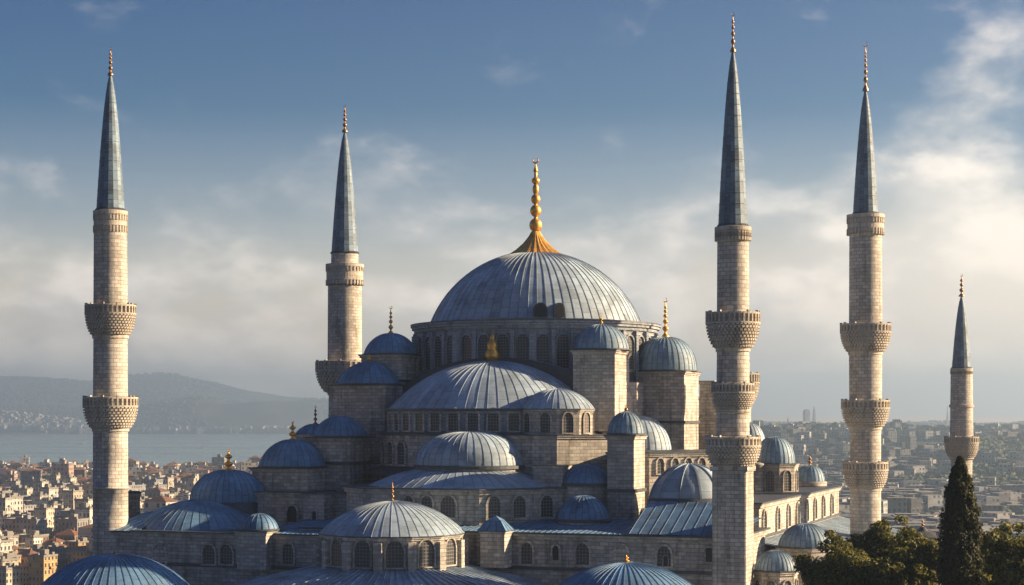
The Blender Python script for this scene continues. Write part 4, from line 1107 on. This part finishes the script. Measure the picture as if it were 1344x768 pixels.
p = wood_pts(20000, 6480, 9200, -.33, .03, 500, -.12, 37); p = p[p[:, 2] > 4]
k = NPR.uniform(4, 9, len(p))
scatter('far_shore_woodland', 'woods on the far hills across the water', 'woodland', p, np.stack([k, k, k * 1.3], -1), M['wood'])


HM2 = [house_mat('hazed_wall_' + n_, c_, 2.6, 3.0) for n_, c_ in (('pale', (.46, .47, .485)), ('sand', (.36, .355, .35)), ('grey', (.24, .25, .27)), ('dun', (.20, .20, .205)))]  # far walls and roofs: grey-blue of distance haze put into their colours
HR2 = [plain_mat('hazed_roof_' + n_, c_, .9, 0, .4) for n_, c_ in (('red', (.19, .145, .125)), ('grey', (.18, .185, .195)), ('pale', (.24, .245, .25)))]


def town(name, label, n, y0, y1, t0, t1, clump, thr, seed, sz, zmin=1.0, mids=(5, 6, 1, 2, 1, 1)):
    Y = np.exp(NPR.uniform(math.log(y0), math.log(y1), n)); X = NPR.uniform(t0, t1, n) * Y
    keep = fbm(X / clump, Y / clump, 4, seed) > thr; X, Y = X[keep], Y[keep]; Z = height(X, Y); mb = MB()
    for x, y, zg in zip(X, Y, Z):
        if zg < zmin: continue
        w_, d_, h_ = rr.uniform(*sz), rr.uniform(*sz), rr.uniform(sz[0] * .7, sz[1] * 1.25); th = rr.uniform(-.5, .5); c, s_ = math.cos(th), math.sin(th)
        pl = [(x + c * a - s_ * b, y + s_ * a + c * b) for a, b in ((-w_ / 2, -d_ / 2), (w_ / 2, -d_ / 2), (w_ / 2, d_ / 2), (-w_ / 2, d_ / 2))]
        mb.prism(pl, zg - 4, zg + h_, rr.randrange(4), 4 + rr.choice([0, 1, 1, 2]), bottom=False)
    return prop(mb.build(name, HM2 + HR2), label, 'town', kind='stuff')
town('hillside_settlement', 'scattered pale houses over the hazy hills on the right', 11000, 620, 4600, .09, .32, 170, .0, 41, (5.5, 11), mids=(4, 4, 2, 4, 2, 2))
town('far_shore_town', 'pale town climbing the far shore at the left edge', 1500, 6400, 6820, -.31, -.235, 400, -.3, 43, (10, 22), mids=(3, 2, 2, 5, 2, 3))
town('far_shore_town', 'thin line of buildings along the far shore of the water', 900, 6400, 6560, -.235, -.09, 350, -.05, 47, (10, 22), mids=(3, 2, 2, 5, 2, 3))


def far_block(name, label, cat, px, Y, ytop, wpx, taper=1.0, col='grey', tip=0):
    s = Y / F; X = (px - CX) * s; zg = float(height(X, Y)); h_ = HC + (HZ - ytop) * s - zg; hw = wpx * s / 2
    e = thing(name, label, cat, (X, Y, zg), .3); mb = MB()
    rows = []
    for z_, r_ in ((-5, 1), (h_ * .8, 1 - (1 - taper) * .8), (h_, taper)): rows.append([(hw * r_ * a, hw * r_ * b, z_) for a, b in ((-1, -1), (1, -1), (1, 1), (-1, 1), (-1, -1))])
    mb.grid(rows, [[(k * hw * 2, p_[2]) for k, p_ in enumerate(row)] for row in rows], 0, False); mb.face(rows[-1][:4]); mb.build('tower', HM[col], e)
    mb = MB(); mb.box(-hw * taper * .6, hw * taper * .6, -hw * taper * .6, hw * taper * .6, h_ + .02, h_ + (3 + tip * s) * .7); mb.lathe(0, 0, [(hw * .14, h_ + .02), (hw * .06, h_ + 3 + tip * s), (.01, h_ + 3 + tip * s)], 8); mb.build('roof_mast', RMAT['flat roof'], e)
    return e
far_block('high_rise', 'broader of two hazy high-rises on the right skyline', 'tower', 1058.5, 4300, 538.5, 7.0)
far_block('high_rise', 'slimmer tapering high-rise beside the broader one on the right skyline', 'tower', 1068.5, 4350, 538, 5.0, .45, tip=4)
far_block('radio_mast', 'hazy radio mast on the skyline left of the distant minaret', 'mast', 1243.5, 4200, 541, 4.0, .3, tip=9)
far_block('chimney_tower', 'short hazy spire left of the two skyline high-rises', 'tower', 1034, 4300, 550, 3.2, .3, tip=2)
far_block('apartment_tower', 'sunlit pale tower of flats on the right slope behind the cypress', 'tower', 1322, 2300, 586, 6.5, col='white')
far_block('apartment_tower', 'sunlit pale tower of flats in the gap right of the distant minaret', 'tower', 1317, 2250, 588, 5.0, col='cream')
big_block('depot_hall', 'long grey flat-roofed hall on the right slope near the picture edge', 1303, 1340, 630, 1350, [(0, .7, .95), (.7, 1, 1.0)], 'grey')


# boats
def boat(label, px, py, L):
    Y = HC * F / (py - HZ); X = (px - CX) * Y / F; e = thing('boat', label, 'boat', (X, Y, 0), .25)
    mb = MB(); n = 9; rows = []
    for z_, k in ((-.3, .8), (L * .09, 1.0)):
        rows.append([(L / 2 * math.cos(2 * PI * i / 16), L * .16 * math.copysign(abs(math.sin(2 * PI * i / 16)) ** .8, math.sin(2 * PI * i / 16)) * k, z_) for i in range(17)])
    mb.grid(rows, [[(i, 0) for i in range(17)]] * 2); mb.face(rows[1][:-1]); mb.build('hull', HM['white'], e)
    mb = MB(); mb.box(-L * .3, L * .15, -L * .1, L * .1, L * .09 + .02, L * .2); mb.box(-L * .18, L * .05, -L * .08, L * .08, L * .2, L * .27); mb.build('cabin', HM['white'], e)
    mb = MB(); mb.lathe(-L * .05, 0, [(L * .008, L * .27), (L * .004, L * .45), (.001, L * .45)], 6); mb.build('mast', M['edge'], e)
boat('small white boat on the water between the lone minaret and the left domes', 266, 588.5, 11)
boat('tiny dark boat far out on the water left of the lone minaret', 108, 583, 16)

# ------------------------------------------------------------------ trees
def leaf_mat(name, stops):
    m, t = mat(name); isl = t.n('NewGeometry').outputs['Random Per Island']; ob = t.n('TexCoord').outputs['Object']
    col = t.ramp(isl, stops); col = t.mix(.8, col, t.ramp(t.noise(ob, .9, 3.0), [(.3, .6), (.7, 1.35)]), 'MULTIPLY')
    p = t.n('BsdfPrincipled', {'Base Color': col, 'Roughness': .6, 'Specular IOR Level': .25}); tr = t.n('BsdfTranslucent', {'Color': col})
    t.n('OutputMaterial', {0: t.n('MixShader', {0: .4, 1: p.outputs[0], 2: tr.outputs[0]}).outputs[0]})
    return m
M['leaf'] = leaf_mat('plane_leaves', [(0, (.05, .06, .016)), (.45, (.12, .13, .032)), (.8, (.22, .205, .048)), (1, (.31, .26, .065))])
M['needle'] = leaf_mat('cypress_leaves', [(0, (.020, .026, .012)), (.6, (.04, .046, .018)), (1, (.085, .08, .028))])
M['bark'] = plain_mat('bark', (.10, .075, .055), .95, 0, 3.0, .5, 1.4, .8)


def leaves(name, parent, cen, nrm, size, m_):
    """one small folded leaf per centre: two triangles' worth of quad, random roll"""
    n = len(cen); nrm = nrm / np.linalg.norm(nrm, axis=1, keepdims=True)
    a = np.cross(nrm, NPR.normal(size=(n, 3))); a /= np.linalg.norm(a, axis=1, keepdims=True); b = np.cross(nrm, a)
    s = (size * NPR.uniform(.6, 1.35, n))[:, None]
    V = np.stack([cen - a * s, cen - b * s * .5 + nrm * s * .12, cen + a * s, cen + b * s * .5 + nrm * s * .12], 1).reshape(-1, 3)
    return np_mesh(name, V, np.arange(4 * n).reshape(-1, 4), m_, parent)


def limb(mb, pts, r0, r1, n=8):
    for i in range(len(pts) - 1):
        pass
    rows, uv = [], []; k = len(pts)
    for i, p in enumerate(pts):
        p = Vector(p); d = (Vector(pts[min(i + 1, k - 1)]) - Vector(pts[max(i - 1, 0)])).normalized(); x = d.orthogonal().normalized(); y = d.cross(x); r_ = r0 + (r1 - r0) * i / (k - 1)
        rows.append([p + r_ * (math.cos(2 * PI * j / n) * x + math.sin(2 * PI * j / n) * y) for j in range(n + 1)]); uv.append([(j * .2, i) for j in range(n + 1)])
    mb.grid(rows, uv)


def broadleaf(label, px, Y, ytop, wpx, nclump, nleaf, seed, lsz=.135, bottom=None):
    r_ = np.random.RandomState(seed); s = Y / F; X = (px - CX) * s; zg = float(height(X, Y)); top = HC + (HZ - ytop) * s - zg; cw = wpx * s / 2
    e = thing('broadleaf_tree', label, 'tree', (X, Y, zg)); ch = min(top * .62, 11.0); cz = top - ch / 2
    mb = MB(); limb(mb, [(0, 0, -.5), (.1, 0, top * .2), (-.15, .1, top * .45), (0, 0, top * .8)], .42, .12)
    nb = 42; D = r_.normal(size=(nb, 3)); D /= np.linalg.norm(D, axis=1, keepdims=True); D[:, 2] = np.abs(D[:, 2]) - .25; D /= np.linalg.norm(D, axis=1, keepdims=True)
    amp = r_.uniform(.12, .5, nb)
    def shell(d): return .62 + np.max(amp[None] * np.exp(-(1 - d @ D.T) / .028), axis=1)
    ax = np.array([cw, cw, ch / 2]); ctr = np.array([0, 0, cz])
    for c in D:
        c = ctr + c * ax * .62; h0 = top * r_.uniform(.3, .5); limb(mb, [(0, 0, h0), tuple((np.array([0, 0, h0]) * .5 + c * .5) + r_.uniform(-.3, .3, 3)), tuple(c)], .13, .03, 6)
    mb.build('trunk', M['bark'], e)
    d = r_.normal(size=(nclump, 3)); d /= np.linalg.norm(d, axis=1, keepdims=True)
    C = ctr + d * ax * (shell(d) * r_.uniform(.42, 1.03, nclump) ** .55)[:, None]
    R_ = r_.uniform(.22, .62, nclump)
    which = r_.choice(nclump, nleaf, p=R_ ** 2 / (R_ ** 2).sum()); d = r_.normal(size=(nleaf, 3)); d /= np.linalg.norm(d, axis=1, keepdims=True)
    cen = C[which] + d * (R_[which] * r_.uniform(.1, 1.0, nleaf) ** .5)[:, None] * [1.1, 1.1, .75]
    nr_ = d + r_.normal(scale=.6, size=(nleaf, 3)) + [0, 0, .4]
    leaves('crown', e, cen, nr_, lsz, M['leaf'])
    return e


def cypress(label, px, Y, ytop, wpx, nleaf, seed):
    r_ = np.random.RandomState(seed); s = Y / F; X = (px - CX) * s; zg = float(height(X, Y)); top = HC + (HZ - ytop) * s - zg; cw = wpx * s / 2
    e = thing('cypress_tree', label, 'tree', (X, Y, zg)); mb = MB(); limb(mb, [(0, 0, -.5), (.05, 0, top * .5), (0, 0, top * .97)], .34, .03); mb.build('trunk', M['bark'], e)
    nc = 1300; hh = 1 - (r_.uniform(0, 1, nc) ** 1.5) * .93; a = r_.uniform(0, 2 * PI, nc)
    prof = lambda q: np.interp(q, [0, .3, .80, .86, .91, .95, .98, 1], [.72, 1.0, 1.0, .9, .72, .5, .25, .02])
    lump = .66 + .55 * r_.uniform(0, 1, nc); rad = prof(hh) * cw * lump * r_.uniform(.55, 1.0, nc) ** .4
    C = np.stack([rad * np.cos(a), rad * np.sin(a), hh * top], -1)
    which = r_.randint(0, nc, nleaf); d = r_.normal(size=(nleaf, 3)); d /= np.linalg.norm(d, axis=1, keepdims=True)
    k = (.12 + .2 * prof(hh))[which] * r_.uniform(.3, 1, nleaf)
    cen = C[which] + d * k[:, None] * [.75, .75, 1.7]; cen[:, 2] = np.minimum(cen[:, 2], top + .05)
    out_ = np.stack([np.cos(a), np.sin(a), np.full(nc, .25)], -1)[which]
    leaves('crown', e, cen, out_ + r_.normal(scale=.6, size=(nleaf, 3)), .11, M['needle'])
    return e


broadleaf('bushy green tree at the bottom right, leftmost beside the domed outbuildings', 1110, 112, 690, 150, 1300, 120000, 3)
broadleaf('rounder olive-green tree with a high crown under the three-balcony minaret', 1150, 118, 677, 128, 1200, 110000, 4)
broadleaf('olive-green tree directly left of the dark cypress', 1206, 110, 683, 128, 1200, 110000, 5)
broadleaf('sunlit olive-green tree between the cypress and the right picture edge', 1302, 104, 668, 112, 1200, 100000, 6)
broadleaf('low bushy tree cut by the right picture edge', 1348, 98, 696, 110, 1000, 80000, 8)
cypress('tall dark pointed cypress in front of the small distant minaret', 1260, 100, 602, 50, 80000, 9)

# ------------------------------------------------------------------ haze: one closed volume round everything
m = bpy.data.materials.new('haze_air'); m.use_nodes = True; t = NT(m.node_tree)
vol = t.n('VolumePrincipled', {'Color': (.50, .72, 1.0, 1), 'Density': HAZE, 'Anisotropy': 0.5})
t.n('OutputMaterial', {'Volume': vol.outputs[0]})
mb = MB(); mb.box(-12600, 12600, -1200, 12600, -13.5, 345.0, 0, bottom=True)
prop(mb.build('haze', m), kind='stuff')
